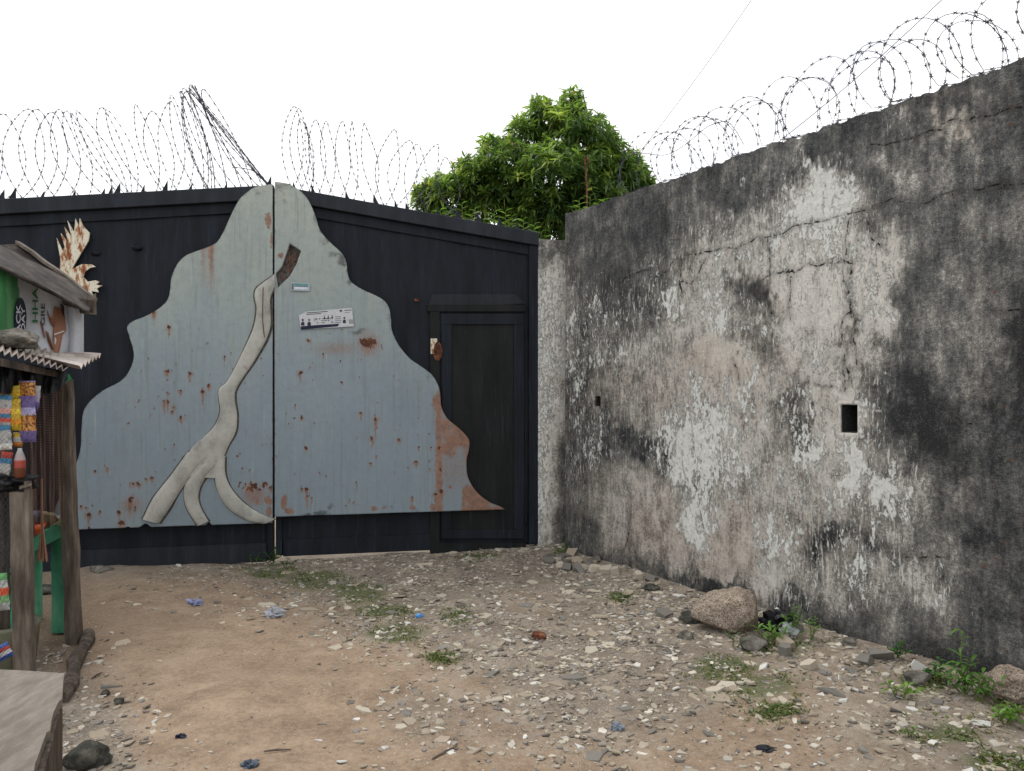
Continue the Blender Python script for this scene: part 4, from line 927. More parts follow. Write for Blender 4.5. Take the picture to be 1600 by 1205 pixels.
for root_px, tips_, lab in (((730, 330), [(705, 322), (722, 318), (742, 326), (738, 335), (700, 332), (688, 328), (715, 340)], 'broad pale leaves poking over the gate left of the tree base'),
                            ((815, 352), [(800, 338), (818, 342), (835, 350), (846, 362), (826, 366), (805, 356), (850, 372)], 'compound-leaved shrub peeping over the gate beside the pillar'),
                            ((780, 345), [(772, 332), (790, 330), (765, 340), (795, 345)], 'small leafy sprig above the gate between the two shrubs'),
                            ((915, 310), [(905, 312), (922, 306), (935, 316), (900, 322), (945, 312)], 'leafy shoots at the foot of the iron bar behind the wall')):
    rt_ = P(root_px[0], root_px[1]+40, 7.95); rt_ = Vector((rt_.x, rt_.y, 0)); st = [P(a, b, 7.75+rnd.uniform(-.1, .2))-rt_ for a, b in tips_]
    plant('shrub', lab, 'shrub', rt_, st, .10, .34, S(104, 142, 60), 12, .7, .3, 'shrubs behind the gate', True, 'leaf', .01)
# ================================================================== KIOSK
kb = G(60, 1030); kiosk = thing('kiosk', 'ramshackle wooden snack kiosk with patched awning at the left edge', 'kiosk', (kb.x, kb.y, 0))
KO = (kb.x, kb.y, 0)
def kpart(name, mb, mat, parent=None, **k):
    return mk(name, mb, mat, parent or kiosk, org=KO, **k)
def post(bot, top, w_, d_, mat='darkwood', seed=0):
    m = MB(); n = 14; prev = None; vs = []
    for i in range(n+1):
        c = Vector(bot).lerp(Vector(top), i/n); q = .5+.06*mn.noise(Vector((i*.5, seed, 0))); e = .004*mn.noise(Vector((i*.9, seed, 3)))
        for sx, sy in ((-1, -1), (1, -1), (1, 1), (-1, 1)): vs.append((c.x+sx*w_*q+e, c.y+sy*d_*q, c.z))
    fs = [(i*4+k, i*4+(k+1) % 4, (i+1)*4+(k+1) % 4, (i+1)*4+k) for i in range(n) for k in range(4)]+[(3, 2, 1, 0), tuple(n*4+k for k in range(4))]
    return m.add(vs, fs)
b0 = G(116, 1003); kpart('post', post(b0-Vector((0, 0, .03)), P(101, 592, b0.y), .072, .06, seed=1), M['wood'], bevel=.004)['label'] = 'rear grey post'
b1 = G(39, 1060); kpart('post', post(b1-Vector((0, 0, .03)), P(33, 768, b1.y), .084, .06, seed=2), M['wood'], bevel=.004)['label'] = 'front grey post'
m = post(P(46, 1000, b1.y-.02), P(44, 752, b1.y-.02), .02, .03, seed=3); kpart('batten', m, M['wood'])
m = MB(); m.hexa([P(30, 765, b1.y-.05), P(49, 759, b1.y-.05), P(49, 759, b1.y), P(30, 765, b1.y)], [P(30, 760, b1.y-.05), P(49, 754, b1.y-.05), P(49, 754, b1.y), P(30, 760, b1.y)]); kpart('batten', m, M['wood'])
# left posts outside the picture, so that the roof stands on something
for px, d_ in ((-150, 3.7), (-110, 4.5)):
    q = P(px, 600, d_); kpart('post', post((q.x, q.y, -.03), (q.x, q.y, 2.1), .08, .06, seed=px), M['wood'])
# roof board
def slab(pts, th, mb=None, drop=True):
    mb = mb or MB(); n = len(pts); lo = [p-Vector((0, 0, th)) for p in pts]; v = list(pts)+lo
    return mb.add(v, [tuple(range(n)), tuple(range(2*n-1, n-1, -1))]+[(i, i+n, (i+1) % n+n, (i+1) % n) for i in range(n)])
Rf = [P(-120, 392, 3.9), P(-30, 402, 4.05), P(60, 442, 4.25), P(138, 486, 4.5), P(151, 470, 4.85), P(118, 440, 4.8), P(72, 408, 4.75), P(32, 381, 4.7), P(0, 382.5, 4.6), P(-120, 386, 4.4)]
kpart('roof', slab(Rf, .012), M['felt'], bevel=.002)
m = MB(); e0 = [P(32, 380, 4.71), P(55, 395, 4.73), P(72, 409, 4.75), P(95, 424, 4.78), P(118, 441, 4.8), P(136, 456, 4.83), P(152, 468, 4.85)]
for a, b in zip(e0, e0[1:]):
    k = Vector((0, -.02, .0)); m.hexa([a-Vector((0, 0, .012)), b-Vector((0, 0, .012)), b-Vector((0, .05, .012)), a-Vector((0, .05, .012))], [a+Vector((0, 0, .008)), b+Vector((0, 0, .008)), b+Vector((0, -.05, .008)), a+Vector((0, -.05, .008))])
kpart('roof_edge_strip', m, M['ply'])
m = MB(); m.hexa([P(96, 476, 4.5), P(146, 490, 4.62), P(146, 490, 4.66), P(96, 476, 4.54)], [P(96, 462, 4.5), P(148, 470, 4.62), P(148, 470, 4.66), P(96, 462, 4.54)]); kpart('fascia_board', m, M['darkwood'])
m = MB(); m.hexa([P(125, 490, 4.64), P(151, 492, 4.7), P(151, 492, 4.72), P(125, 490, 4.66)], [P(122, 478, 4.64), P(150, 458, 4.7), P(150, 458, 4.72), P(122, 478, 4.66)]); kpart('fascia_board', m, M['ply'])
for x0, y0, x1, y1 in ((62, 411, 72, 412), (76, 422, 90, 424)):
    m = MB(); m.tube([P(x0, y0, 4.9), P(x1, y1, 4.9)], .004, 5); kpart('stick', m, M['wood'])
# banner (a bent sheet), colours as printed areas
def bpt(u, v, off=0.):   # u 0..1 left to right, v 0 top .. 1 bottom
    x = lerp(-60, 131, u); yt = np.interp(x, [-60, 0, 30, 80, 131], [410, 420, 432, 458, 478]); yb = np.interp(x, [-60, 0, 50, 90, 131], [548, 552, 557, 560, 562])
    d_ = 3.95+.85*u+.03*math.sin(u*14)+.02*math.sin(v*5+u*9)-off
    return P(x, lerp(yt, yb, v), d_)
m = MB(); nu, nv = 90, 24; vs = []; cs = []
for j in range(nv+1):
    for i in range(nu+1):
        u, v = i/nu, j/nv; x = lerp(-60, 131, u); vs.append(bpt(u, v))
        edge = 30+6*math.sin(v*3)-(10*v)
        cs.append(S(66, 128, 78) if x < 9+4*v else S(96, 150, 100) if x < 17+5*v else S(74, 134, 84) if x < edge-2 else S(198, 200, 206))
m.add(vs, [(j*(nu+1)+i, (j+1)*(nu+1)+i, (j+1)*(nu+1)+i+1, j*(nu+1)+i+1) for j in range(nv) for i in range(nu)], cs)
ban = kpart('banner', m, M['print'], smooth=True)
def bshape(mb, pts, col, off=.006):
    v = []
    for px, py in pts:
        u = (px+60)/191.; x = px; yt = np.interp(x, [-60, 0, 30, 80, 131], [410, 420, 432, 458, 478]); yb = np.interp(x, [-60, 0, 50, 90, 131], [548, 552, 557, 560, 562])
        v.append(bpt(u, (py-yt)/(yb-yt), off))
    n_ = len(v); mb.add(v, [tuple(range(n_-1, -1, -1))], col)
m = MB(); bshape(m, [(32+9.5*math.cos(q), 497+32*math.sin(q)) for q in [k*math.pi/14 for k in range(28)]], S(34, 40, 58), .012); kpart('badge', m, M['print'], ban)
def textmesh(txt, size, mat, name, mapf, col, parent):
    cu = bpy.data.curves.new(name, 'FONT'); cu.body = txt; cu.size = size; cu.offset = .02*size; ob = bpy.data.objects.new(name, cu); sc.collection.objects.link(ob)
    dg = bpy.context.evaluated_depsgraph_get(); me = bpy.data.meshes.new_from_object(ob.evaluated_get(dg)); bpy.data.objects.remove(ob); bpy.data.curves.remove(cu)
    m = MB(); m.add([mapf(v.co.x, v.co.y) for v in me.vertices], [tuple(p.vertices) for p in me.polygons], col); bpy.data.meshes.remove(me)
    return mk(name, m, mat, parent, org=KO)
def bmap(x0, y0, sx, sy, off):        # text running down the banner (rotated a quarter turn)
    def f(a, b):
        px, py = x0+b*sx, y0-a*sy; u = (px+60)/191.
        yt = np.interp(px, [-60, 0, 30, 80, 131], [410, 420, 432, 458, 478]); yb = np.interp(px, [-60, 0, 50, 90, 131], [548, 552, 557, 560, 562]); return bpt(u, (py-yt)/(yb-yt), off)
    return f
textmesh('ACK', 1, M['print'], 'lettering', bmap(32, 521, -9.5, 22, .022), S(224, 226, 232), ban)
textmesh('DAY', 1, M['print'], 'lettering', bmap(39, 519, -8.5, 19, .022), S(224, 226, 232), ban)
textmesh('HHA', 1, M['print'], 'lettering', bmap(59, 505, -12, 26, .016), S(56, 112, 72), ban)
textmesh('GRE', 1, M['print'], 'lettering', bmap(70, 509, -9, 19, .016), S(44, 60, 60), ban)
m = MB()
br = S(150, 104, 78); br2 = S(122, 80, 58)
bshape(m, [(85, 478), (100, 484), (103, 508), (104, 517), (98, 524), (92, 556), (86, 556), (82, 530), (83, 512), (80, 500)], br, .012)
bshape(m, [(74, 484), (78, 496), (84, 500), (86, 510), (84, 512), (78, 505), (73, 490)], br2, .014)
bshape(m, [(71, 516), (76, 520), (82, 540), (88, 555), (84, 556), (74, 532)], br2, .014)
bshape(m, [(62, 500), (67, 508), (71, 528), (68, 528), (64, 512)], br2, .014)
bshape(m, [(94, 474), (100, 478), (101, 496), (97, 490)], S(60, 40, 34), .016)
bshape(m, [(84, 522), (100, 516.5), (101, 518), (85, 524)], S(210, 208, 204), .018)
kpart('printed_figure', m, M['print'], ban)
m = MB(); bs = []
for i in range(13):
    a = i/12; bs.append(a)
vs = []
for j in range(13):
    for i, a in enumerate(bs):
        v = j/12; x = lerp(100, 128+4*math.sin(math.pi*v)-2*v, a); vs.append(P(x, lerp(478+8*a, 556, v), 4.72-.06*math.sin(math.pi*a)))
m.add(vs, [(j*13+i, (j+1)*13+i, (j+1)*13+i+1, j*13+i+1) for j in range(12) for i in range(12)], S(196, 198, 204)); kpart('white_sheet', m, M['print'], smooth=True)
# corrugated awning: two overlapping sheets
def corr(A_, B_, C_, D_, waves, amp, th=.002):      # corrugations run A->D, waves along A->B
    n = waves*8; vs = []; m = MB(); rows_ = 8
    nrm = (Vector(B_)-Vector(A_)).cross(Vector(D_)-Vector(A_)).normalized()
    if nrm.z < 0: nrm = -nrm
    for j in range(rows_+1):
        for i in range(n+1):
            a = i/n; v = j/rows_; p = Vector(A_).lerp(Vector(B_), a).lerp(Vector(D_).lerp(Vector(C_), a), v)
            s_ = 2*abs((a*waves) % 1-.5)*2-1; p = p+nrm*amp*s_+Vector((0, 0, .006*mn.noise(p*6))); vs.append(p)
    k = len(vs); v2 = [p-nrm*th for p in vs]
    f = [(j*(n+1)+i, j*(n+1)+i+1, (j+1)*(n+1)+i+1, (j+1)*(n+1)+i) for j in range(rows_) for i in range(n)]
    m.add(vs+v2, f+[tuple(q+k for q in ff[::-1]) for ff in f]+[(i, i+k, i+1+k, i+1) for i in range(n)]+[(rows_*(n+1)+i+1, rows_*(n+1)+i+1+k, rows_*(n+1)+i+k, rows_*(n+1)+i) for i in range(n)])
    return m
kpart('awning_sheet', corr(P(-160, 505, 3.3), P(104, 578, 4.1), P(112, 556, 4.65), P(-160, 490, 3.9), 23, .013), M['tin'])
kpart('awning_sheet', corr(P(158, 555, 4.75), P(124, 575, 4.15), P(40, 557, 4.05), P(60, 549, 4.7), 6, .013), M['tin'])
m = MB(); m.hexa([P(-60, 560, 3.5), P(100, 592, 4.2), P(100, 592, 4.25), P(-60, 560, 3.55)], [P(-60, 545, 3.5), P(100, 583, 4.2), P(100, 583, 4.25), P(-60, 545, 3.55)]); kpart('awning_rail', m, M['darkwood'])
# black plastic drape under the awning
m = MB(); vs = []; n = 60; q = 10
for j in range(q+1):
    for i in range(n+1):
        a = i/n; x = lerp(-120, 106, a); v = j/q; low = np.interp(x, [-120, 0, 30, 60, 92, 106], [612, 615, 616, 618, 612, 592]); hi_ = np.interp(x, [-120, 0, 100, 106], [535, 560, 580, 582])
        vs.append(P(x, lerp(hi_, low, v), lerp(3.4, 4.22, a)+.03*math.sin(a*37+v*3)+.02*math.sin(a*90)))
m.add(vs, [(j*(n+1)+i, (j+1)*(n+1)+i, (j+1)*(n+1)+i+1, j*(n+1)+i+1) for j in range(q) for i in range(n)]); kpart('plastic_drape', m, M['blackplastic'], smooth=True)
m = MB(); m.add([P(101, 588, 4.3), P(112, 592, 4.3), P(104, 597, 4.3), P(108, 584, 4.3)], [(0, 1, 2), (0, 3, 1)], S(60, 170, 120)); kpart('plastic_scrap', m, M['plasticbag'])
# dark back board behind the goods, side netting, wire mesh
m = MB(); m.hexa([P(-160, 905, 4.35), P(20, 880, 4.4), P(20, 880, 4.43), P(-160, 905, 4.38)], [P(-160, 590, 4.35), P(20, 600, 4.4), P(20, 600, 4.43), P(-160, 590, 4.38)]); kpart('back_board', m, M['darkwood'])
m = MB(); vs = []; n = 70; q = 24
for j in range(q+1):
    for i in range(n+1):
        a = i/n; v = j/q; x = lerp(40+6*v, 104-2*v, a); y = lerp(600, lerp(846, 806, a), v)
        d_ = lerp(4.12, 4.42, a)+.02*math.sin(a*26+v*1.5)+.012*math.sin(a*55-v*2); vs.append(P(x, y, d_))
m.add(vs, [(j*(n+1)+i, (j+1)*(n+1)+i, (j+1)*(n+1)+i+1, j*(n+1)+i+1) for j in range(q) for i in range(n)]); kpart('netting', m, M['net'], smooth=True)
m = MB(); c0_, c1_ = (-110, 748), (34, 905); stp = 7
def mp_(x, y): return P(x, y, 3.70+.25*(x+110)/144.)
for k in range(-24, 48):
    for sg in (1, -1):
        x = c0_[0]+k*stp; pts = []
        for i in range(24):
            y = lerp(750+(0 if False else 0), 905, i/23); xx = x+sg*(y-750)*.62
            if -112 <= xx <= 33: pts.append(mp_(xx, y+ (6 if xx < 0 else 0)))
        if len(pts) > 2: m.tube([pts[0], pts[-1]], .0022, 3, cap=False)
kpart('wire_mesh', m, M['wire'])
# counter behind the mesh
m = MB(); m.hexa([P(-130, 790, 3.95), P(22, 776, 4.0), P(22, 776, 4.3), P(-130, 790, 4.25)], [P(-130, 783, 3.95), P(22, 769, 4.0), P(22, 769, 4.3), P(-130, 783, 4.25)]); kpart('counter', m, M['darkwood'])
m = MB(); m.hexa([P(-130, 1040, 3.98), P(18, 1010, 4.03), P(18, 1010, 4.06), P(-130, 1040, 4.01)], [P(-130, 790, 3.98), P(18, 776, 4.03), P(18, 776, 4.06), P(-130, 790, 4.01)]); kpart('counter_front', m, M['darkwood'])
# stone weighing down the awning
m = MB(); c_ = P(22, 531, 4.05); m.blob(c_, (.115, .10, .058), 4, .16, 4, flat=.8); o = mk('stone', m, M['rockgrey'], org=tuple(c_)); tag(o, 'rounded dark stone weighing down the corrugated awning of the kiosk', 'stone')
# goods hanging in the kiosk
def packet(c, w_, h, cols, label, name='snack_packet', cat='snack', tilt=0., thick=.02, group='snacks hanging in the kiosk', band=None):
    m = MB(); n, q = 18, 30; vs = []; cs = []
    for sd_ in (-1, 1):
        for j in range(q+1):
            for i in range(n+1):
                u, v = i/n*2-1, j/q*2-1; bu = max(0, (1-u*u))**.6*max(0, (1-v**6)); x = u*w_/2*(1-.05*math.sin(v*9)); z = -v*h/2
                y = sd_*thick*bu+.004*math.sin(u*11+v*17)*bu+.003*math.sin(u*23-v*9)*bu
                xr = x*math.cos(tilt)-z*math.sin(tilt); zr = x*math.sin(tilt)+z*math.cos(tilt); vs.append((xr, y, zr))
                t_ = (v+1)/2; k = min(int(t_*len(cols)), len(cols)-1); cc = cols[k]
                if band and band[0] < t_ < band[1]: cc = rnd.choice([S(190, 130, 60), S(150, 90, 40), S(214, 160, 90), S(110, 62, 32)])
                if rnd.random() < .22: cc = tuple(q*rnd.uniform(.35, .8) for q in cc[:3])+(1,)
                cs.append(cc)
    N_ = (n+1)*(q+1); f = [(j*(n+1)+i, (j+1)*(n+1)+i, (j+1)*(n+1)+i+1, j*(n+1)+i+1) for j in range(q) for i in range(n)]
    m.add(vs, f+[tuple(a+N_ for a in ff[::-1]) for ff in f], cs)
    o = mk(name, m, M['print'], org=None, smooth=True); o.location = c; tag(o, label, cat, group); return o
PU, YE, WH, BL, RD = S(104, 90, 140), S(196, 164, 52), S(176, 176, 174), S(70, 124, 158), S(160, 60, 50)  # packet colours darkened to stand in for shade under the awning
packet(P(43, 655, 3.9), .085, .235, [PU, PU, S(170, 160, 200), WH, PU, PU, PU, PU], 'purple packet of nuts with a clear window, lower of the two at the net', tilt=.03, band=(.42, .76))
packet(P(42, 618, 3.94), .085, .15, [S(150, 130, 160), PU, PU, PU], 'purple packet of nuts hanging just under the drape', band=(.05, .55))
packet(P(55, 622, 3.98), .045, .13, [WH, S(180, 170, 190), PU], 'clear and lilac packet tucked behind the purple ones', tilt=-.1)
packet(P(24, 648, 3.88), .058, .16, [YE, YE, S(236, 206, 70), YE, S(220, 150, 40), YE], 'bright yellow snack packet', tilt=.05)
packet(P(23, 615, 3.92), .06, .08, [YE, S(210, 170, 30)], 'small yellow packet above the bright yellow one', tilt=.1)
packet(P(28, 687, 3.9), .045, .075, [YE, WH, S(190, 120, 50)], 'tiny yellow and brown sachet below the yellow packet')
packet(P(7, 642, 3.86), .07, .16, [BL, WH, WH, S(214, 160, 150), BL, S(200, 90, 80), WH], 'white packet with blue top', tilt=-.06)
packet(P(6, 683, 3.86), .075, .13, [BL, WH, WH, S(226, 226, 220)], 'white and blue sachet hanging point down', tilt=.08)
packet(P(9, 724, 3.84), .055, .115, [RD, BL, WH, WH], 'small white sachet with red and blue top, lowest one', tilt=-.15)
packet(P(-2, 612, 3.9), .09, .09, [S(190, 120, 70), S(160, 90, 50), S(200, 150, 100)], 'brown and orange packet at the picture edge')
def lathe(mb, prof, c, n=16, col=None):
    vs = []; cs = []
    for i, (r_, z) in enumerate(prof):
        for k in range(n): q = 2*math.pi*k/n; vs.append((c[0]+r_*math.cos(q), c[1]+r_*math.sin(q), c[2]+z)); cs.append(col[i] if isinstance(col, list) else (col or (1, 1, 1, 1)))
    m_ = len(prof); mb.add(vs, [(i*n+k, i*n+(k+1) % n, (i+1)*n+(k+1) % n, (i+1)*n+k) for i in range(m_-1) for k in range(n)]+[tuple(range(n-1, -1, -1)), tuple((m_-1)*n+k for k in range(n))], cs)
m = MB(); c_ = P(31, 747, 3.86); or_ = S(104, 58, 38); lb = S(160, 70, 60)
lathe(m, [(.02, 0), (.025, .01), (.026, .05), (.026, .055), (.026, .085), (.025, .095), (.018, .12), (.010, .14), (.010, .15)], c_, 14, [or_, or_, or_, lb, lb, S(170, 150, 150), S(160, 150, 150), WH, WH])
o = mk('drink_bottle', m, M['print'], org=tuple(c_), smooth=True); tag(o, 'small bottle of orange drink with a red label below the packets', 'bottle')
# black bag of goods on the counter
m = MB(); c_ = P(8, 752, 3.9); m.blob(c_, (.12, .07, .045), 8, .5, 4); o = mk('black_bag', m, M['blackplastic'], org=tuple(c_), smooth=True); tag(o, 'crumpled black plastic bag behind the wire mesh of the kiosk', 'bag')
packet(P(3, 1020, 3.55), .09, .07, [S(60, 90, 160), RD, WH, S(50, 80, 150)], 'colourful crushed wrapper lying low beside the front post', 'wrapper', 'wrapper', tilt=.5, group='wrappers')
packet(P(2, 925, 3.72), .07, .18, [S(90, 150, 90), WH, S(200, 90, 60), S(120, 160, 110), WH], 'green and white packet hanging below the wire mesh', tilt=.1)
m = MB(); c_ = G(-10, 1065); c_ = Vector((c_.x-.02, 3.95, 0)); lathe(m, [(.10, 0), (.13, .02), (.15, .22), (.155, .24), (.155, .26), (.14, .25), (.12, .10)], c_, 24, S(104, 106, 88))
o = mk('tub', m, M['print'], org=tuple(c_), smooth=True); tag(o, 'dull olive plastic tub on the ground behind the front post', 'tub')
# ---- green table
tbz = .66; tp = [P(30, 852, 3.98), P(101, 812, 4.62), P(95, 812, 5.0), P(-30, 840, 4.6)]
zt_ = 1.45-205*4.62/1200
TC = [Vector((tp[0].x, tp[0].y, zt_)), Vector((tp[1].x, tp[1].y, zt_)), Vector((tp[1].x-.35, tp[1].y+.28, zt_)), Vector((tp[0].x-.35, tp[0].y+.28, zt_))]
tc = (TC[0]+TC[2])/2; tab = thing('table', 'green painted wooden table standing between the kiosk posts', 'table', (tc.x, tc.y, 0)); TO = (tc.x, tc.y, 0)
mk('table_top', slab(TC, .018), M['green'], tab, org=TO)
m = MB()
for i in range(4):
    a = TC[i].lerp(tc, .06); b = TC[(i+1) % 4].lerp(tc, .06); a = Vector((a.x, a.y, zt_-.018)); b = Vector((b.x, b.y, zt_-.018)); o_ = (b-a).normalized(); sd_ = Vector((-o_.y, o_.x, 0))*.02
    m.hexa([a-Vector((0, 0, .07)), b-Vector((0, 0, .07)), b-Vector((0, 0, .07))+sd_, a-Vector((0, 0, .07))+sd_], [a, b, b+sd_, a+sd_])
mk('apron', m, M['green'], tab, org=TO)
lg = [G(93, 988)]+[Vector((TC[i].lerp(tc, .1).x, TC[i].lerp(tc, .1).y, 0)) for i in (0, 2, 3)]
for i, p in enumerate(lg):
    p = Vector((p.x, p.y, 0)); topp = Vector((p.x, p.y, zt_-.02)); mk('leg', post(p, topp, .075, .045, seed=i+5), M['green'], tab, org=TO, bevel=.003)
# things on the table
m = MB(); c_ = P(50, 826, 4.2); c_.z = zt_; lathe(m, [(.03, 0), (.05, .01), (.065, .06), (.068, .062), (.055, .02)], c_, 20, S(190, 84, 40)); o = mk('bowl', m, M['print'], org=tuple(c_), smooth=True); tag(o, 'orange plastic bowl on the green table', 'bowl')
m = MB(); c_ = P(50, 808, 4.3); c_.z = zt_+.075; m.blob(c_, (.045, .04, .035), 12, .5, 3, S(170, 180, 220)); o = mk('plastic_bag', m, M['plasticbag'], org=tuple(c_), smooth=True); tag(o, 'pale blue plastic bag stuffed into the orange bowl', 'bag')
m = MB(); c_ = P(82, 806, 4.55); c_.z = zt_+.022; m.blob(c_, (.11, .08, .032), 13, .5, 4, S(206, 206, 212)); o = mk('cloth', m, M['plasticbag'], org=tuple(c_), smooth=True); tag(o, 'crumpled white wrapping at the far corner of the green table', 'wrapping')
m = MB(); c_ = P(68, 800, 4.42); c_.z = zt_+.045; m.blob(c_, (.07, .04, .045), 17, .35, 3, S(190, 172, 130)); o = mk('bread_loaf', m, M['paper'], org=tuple(c_), smooth=True); tag(o, 'yellowish bundle in the middle of the green table', 'bundle')
# hanging broom
m = MB(); br_ = S(140, 104, 84)
for k in range(60):
    a = rnd.uniform(-1, 1); b = rnd.uniform(-1, 1); top = P(65+a*1.2, 748, 3.95); mid = P(66+a*2.5, 830, 3.95+b*.008); bot = P(66+a*9, 872+rnd.uniform(-6, 8), 3.95+b*.03)
    q_ = rnd.uniform(.7, 1.1); m.tube([top, P(65+a*1.5, 800, 3.95), mid, bot], .0018, 3, (br_[0]*q_, br_[1]*q_, br_[2]*q_, 1), cap=False)
c_ = P(65, 748, 3.95); o = mk('hand_broom', m, M['paper'], org=tuple(c_)); tag(o, 'brown fibre broom hanging head down in front of the green table', 'broom')
# ---- plank bench in the foreground
HB = .42
def B_(px, py, z=HB): return G(px, py, z)
edge = [(101, 1052), (99, 1062), (97, 1092), (92, 1096), (88, 1104), (84, 1112), (80, 1128), (78, 1142), (73, 1144), (70, 1152), (64, 1168), (58, 1186), (55, 1192), (53, 1206), (44, 1240), (32, 1300)]
pl = [B_(*q) for q in edge]; left = [B_(-260, 1300), B_(-140, 1046), B_(0, 1046), B_(40, 1048)]
bc = B_(0, 1120); bench = thing('bench', 'broad weathered grey plank bench in the lower left corner', 'bench', (bc.x, bc.y, 0)); BO = (bc.x, bc.y, 0)
m = MB(); pts_ = pl+left; n = len(pts_); bmx = bmesh.new(); vv = [bmx.verts.new(p) for p in pts_]; es = [bmx.edges.new((vv[i], vv[(i+1) % n])) for i in range(n)]; bmesh.ops.triangle_fill(bmx, use_beauty=True, edges=es); bmx.verts.index_update(); fs = [tuple(v.index for v in f.verts) for f in bmx.faces]; bmx.free()
v = pts_+[p-Vector((0, 0, .03)) for p in pts_]; m.add(v, fs+[tuple(i+n for i in f) for f in fs]+[(i, (i+1) % n, (i+1) % n+n, i+n) for i in range(n)])
o = mk('plank', m, M['woodflat'], bench, org=BO); bm_ = bmesh.new(); bm_.from_mesh(o.data); bmesh.ops.recalc_face_normals(bm_, faces=bm_.faces); bm_.to_mesh(o.data); bm_.free()
for (a, b), lab in ((((99, 1094), (86, 1210)), 'rough side board'),):
    p0 = B_(a[0]-1, a[1], HB-.03); p1 = B_(b[0]-34, b[1]+60, HB-.03); d_ = (p1-p0).normalized(); sd_ = Vector((d_.y, -d_.x, 0))*-.035
    q0, q1 = p0-d_*.0, p1+d_*.5
    if sd_.x > 0: sd_ = -sd_
    m = MB(); m.hexa([(q0.x, q0.y, .0), (q1.x, q1.y, .0), (q1.x+sd_.x, q1.y+sd_.y, .0), (q0.x+sd_.x, q0.y+sd_.y, 0)], [(q0.x, q0.y, HB-.031), (q1.x, q1.y, HB-.031), (q1.x+sd_.x, q1.y+sd_.y, HB-.031), (q0.x+sd_.x, q0.y+sd_.y, HB-.031)])
    o = mk('side_board', m, M['darkwood'], bench, org=BO, bevel=.004)
    bm_ = bmesh.new(); bm_.from_mesh(o.data); bmesh.ops.recalc_face_normals(bm_, faces=bm_.faces); bm_.to_mesh(o.data); bm_.free()
q = B_(-60, 1060, HB); mk('leg', post((q.x, q.y+.0-.06, 0), (q.x, q.y-.06, HB-.031), .08, .06, seed=9), M['darkwood'], bench, org=BO)
# ---- log
a = GP(138, 998); b = GP(98, 1100); m = MB(); line = [a.lerp(b, i/10)+Vector((.01*math.sin(i), 0, .028)) for i in range(11)]; m.tube(line, [.035+.006*math.sin(i*1.7) for i in range(11)], 9)
o = mk('log', m, M['darkwood'], org=tuple(a), smooth=False); tag(o, 'grey weathered log lying on the dirt beside the kiosk post', 'log')
# ================================================================== ROCKS
def rock(px, py, wpx, hpx, mat, name, label, cat='rock', seed=1, rough=.3, sub=4, depthf=.8, sink=.15, rz=0, freq=1.3):
    c = GP(px, py); r_ = wpx/2*c.y/F; h = hpx/2*c.y/F; m = MB()
    m.blob((0, 0, 0), (r_*1.08, r_*depthf*1.08, h*1.1), seed, rough, sub, flat=.75, freq=freq, cuts=11); o = mk(name, m, M[mat], smooth=sub > 3); o.location = (c.x, c.y+r_*depthf*.8, c.z+h*(.75-sink)); o.rotation_euler = (0, 0, rz)
    return tag(o, label, cat)
rock(1148, 992, 112, 80, 'conc', 'boulder', 'large brown pebbly boulder at the foot of the stained wall', seed=5, rough=.22, sub=5)
rock(1590, 1098, 84, 56, 'conc', 'boulder', 'pale brown concrete lump at the right edge by the wall', seed=9, rough=.24, sub=5)
rock(124, 1205, 62, 50, 'rockdark', 'rock', 'dark mottled rock on the rubble beside the bench', seed=11)
rock(1178, 1018, 44, 26, 'rockgrey', 'rock', 'rounded grey rock just below the large boulder', seed=13)
rock(1120, 944, 28, 26, 'rockgrey', 'rock', 'dark grey rock left of the large boulder, against the wall', seed=15, rough=.5)
rock(1085, 975, 40, 18, 'rockdark', 'rock', 'flat dark rock under the left side of the large boulder', seed=17)
rock(1075, 1000, 24, 16, 'rockgrey', 'rock', 'small grey rock left of the large boulder base', seed=18)
rock(20, 0+905, 1, 1, 'rockgrey', 'pebble', 'small pebble in the shade of the kiosk', seed=3) if False else None
rock(60, 930, 40, 18, 'rockdark', 'rock', 'dark stone under the green table, nearest the gate', seed=19)
rock(150, 895, 34, 12, 'rockgrey', 'rock', 'grey stone by the foot of the gate next to the kiosk', seed=20)
rock(1330, 1012, 26, 18, 'rockgrey', 'rock', 'angular grey stone right of the weeds by the wall', seed=21, rough=.5)
rock(1228, 1000, 20, 12, 'rockgrey', 'rock', 'small stone in the weeds beside the black bag', seed=22)
rock(1440, 1072, 40, 20, 'rockgrey', 'rock', 'grey stone among the rubble below the tall weed', seed=23, rough=.45)
rock(1020, 925, 26, 12, 'rockdark', 'rock', 'dark flat stone in the rubble along the wall', seed=24, rough=.45)
rock(843, 1000, 28, 14, 'rust', 'brick_fragment', 'reddish brown brick fragment on the path of chips', 'brick', seed=25, rough=.5, sub=2)
rock(162, 1088, 13, 10, 'rockdark', 'pebble', 'small dark pebble on the dirt right of the log', 'pebble', seed=26, sub=3)
rock(183, 1101, 16, 11, 'rockdark', 'pebble', 'dark pointed pebble beside the other dark pebble', 'pebble', seed=27, sub=3)
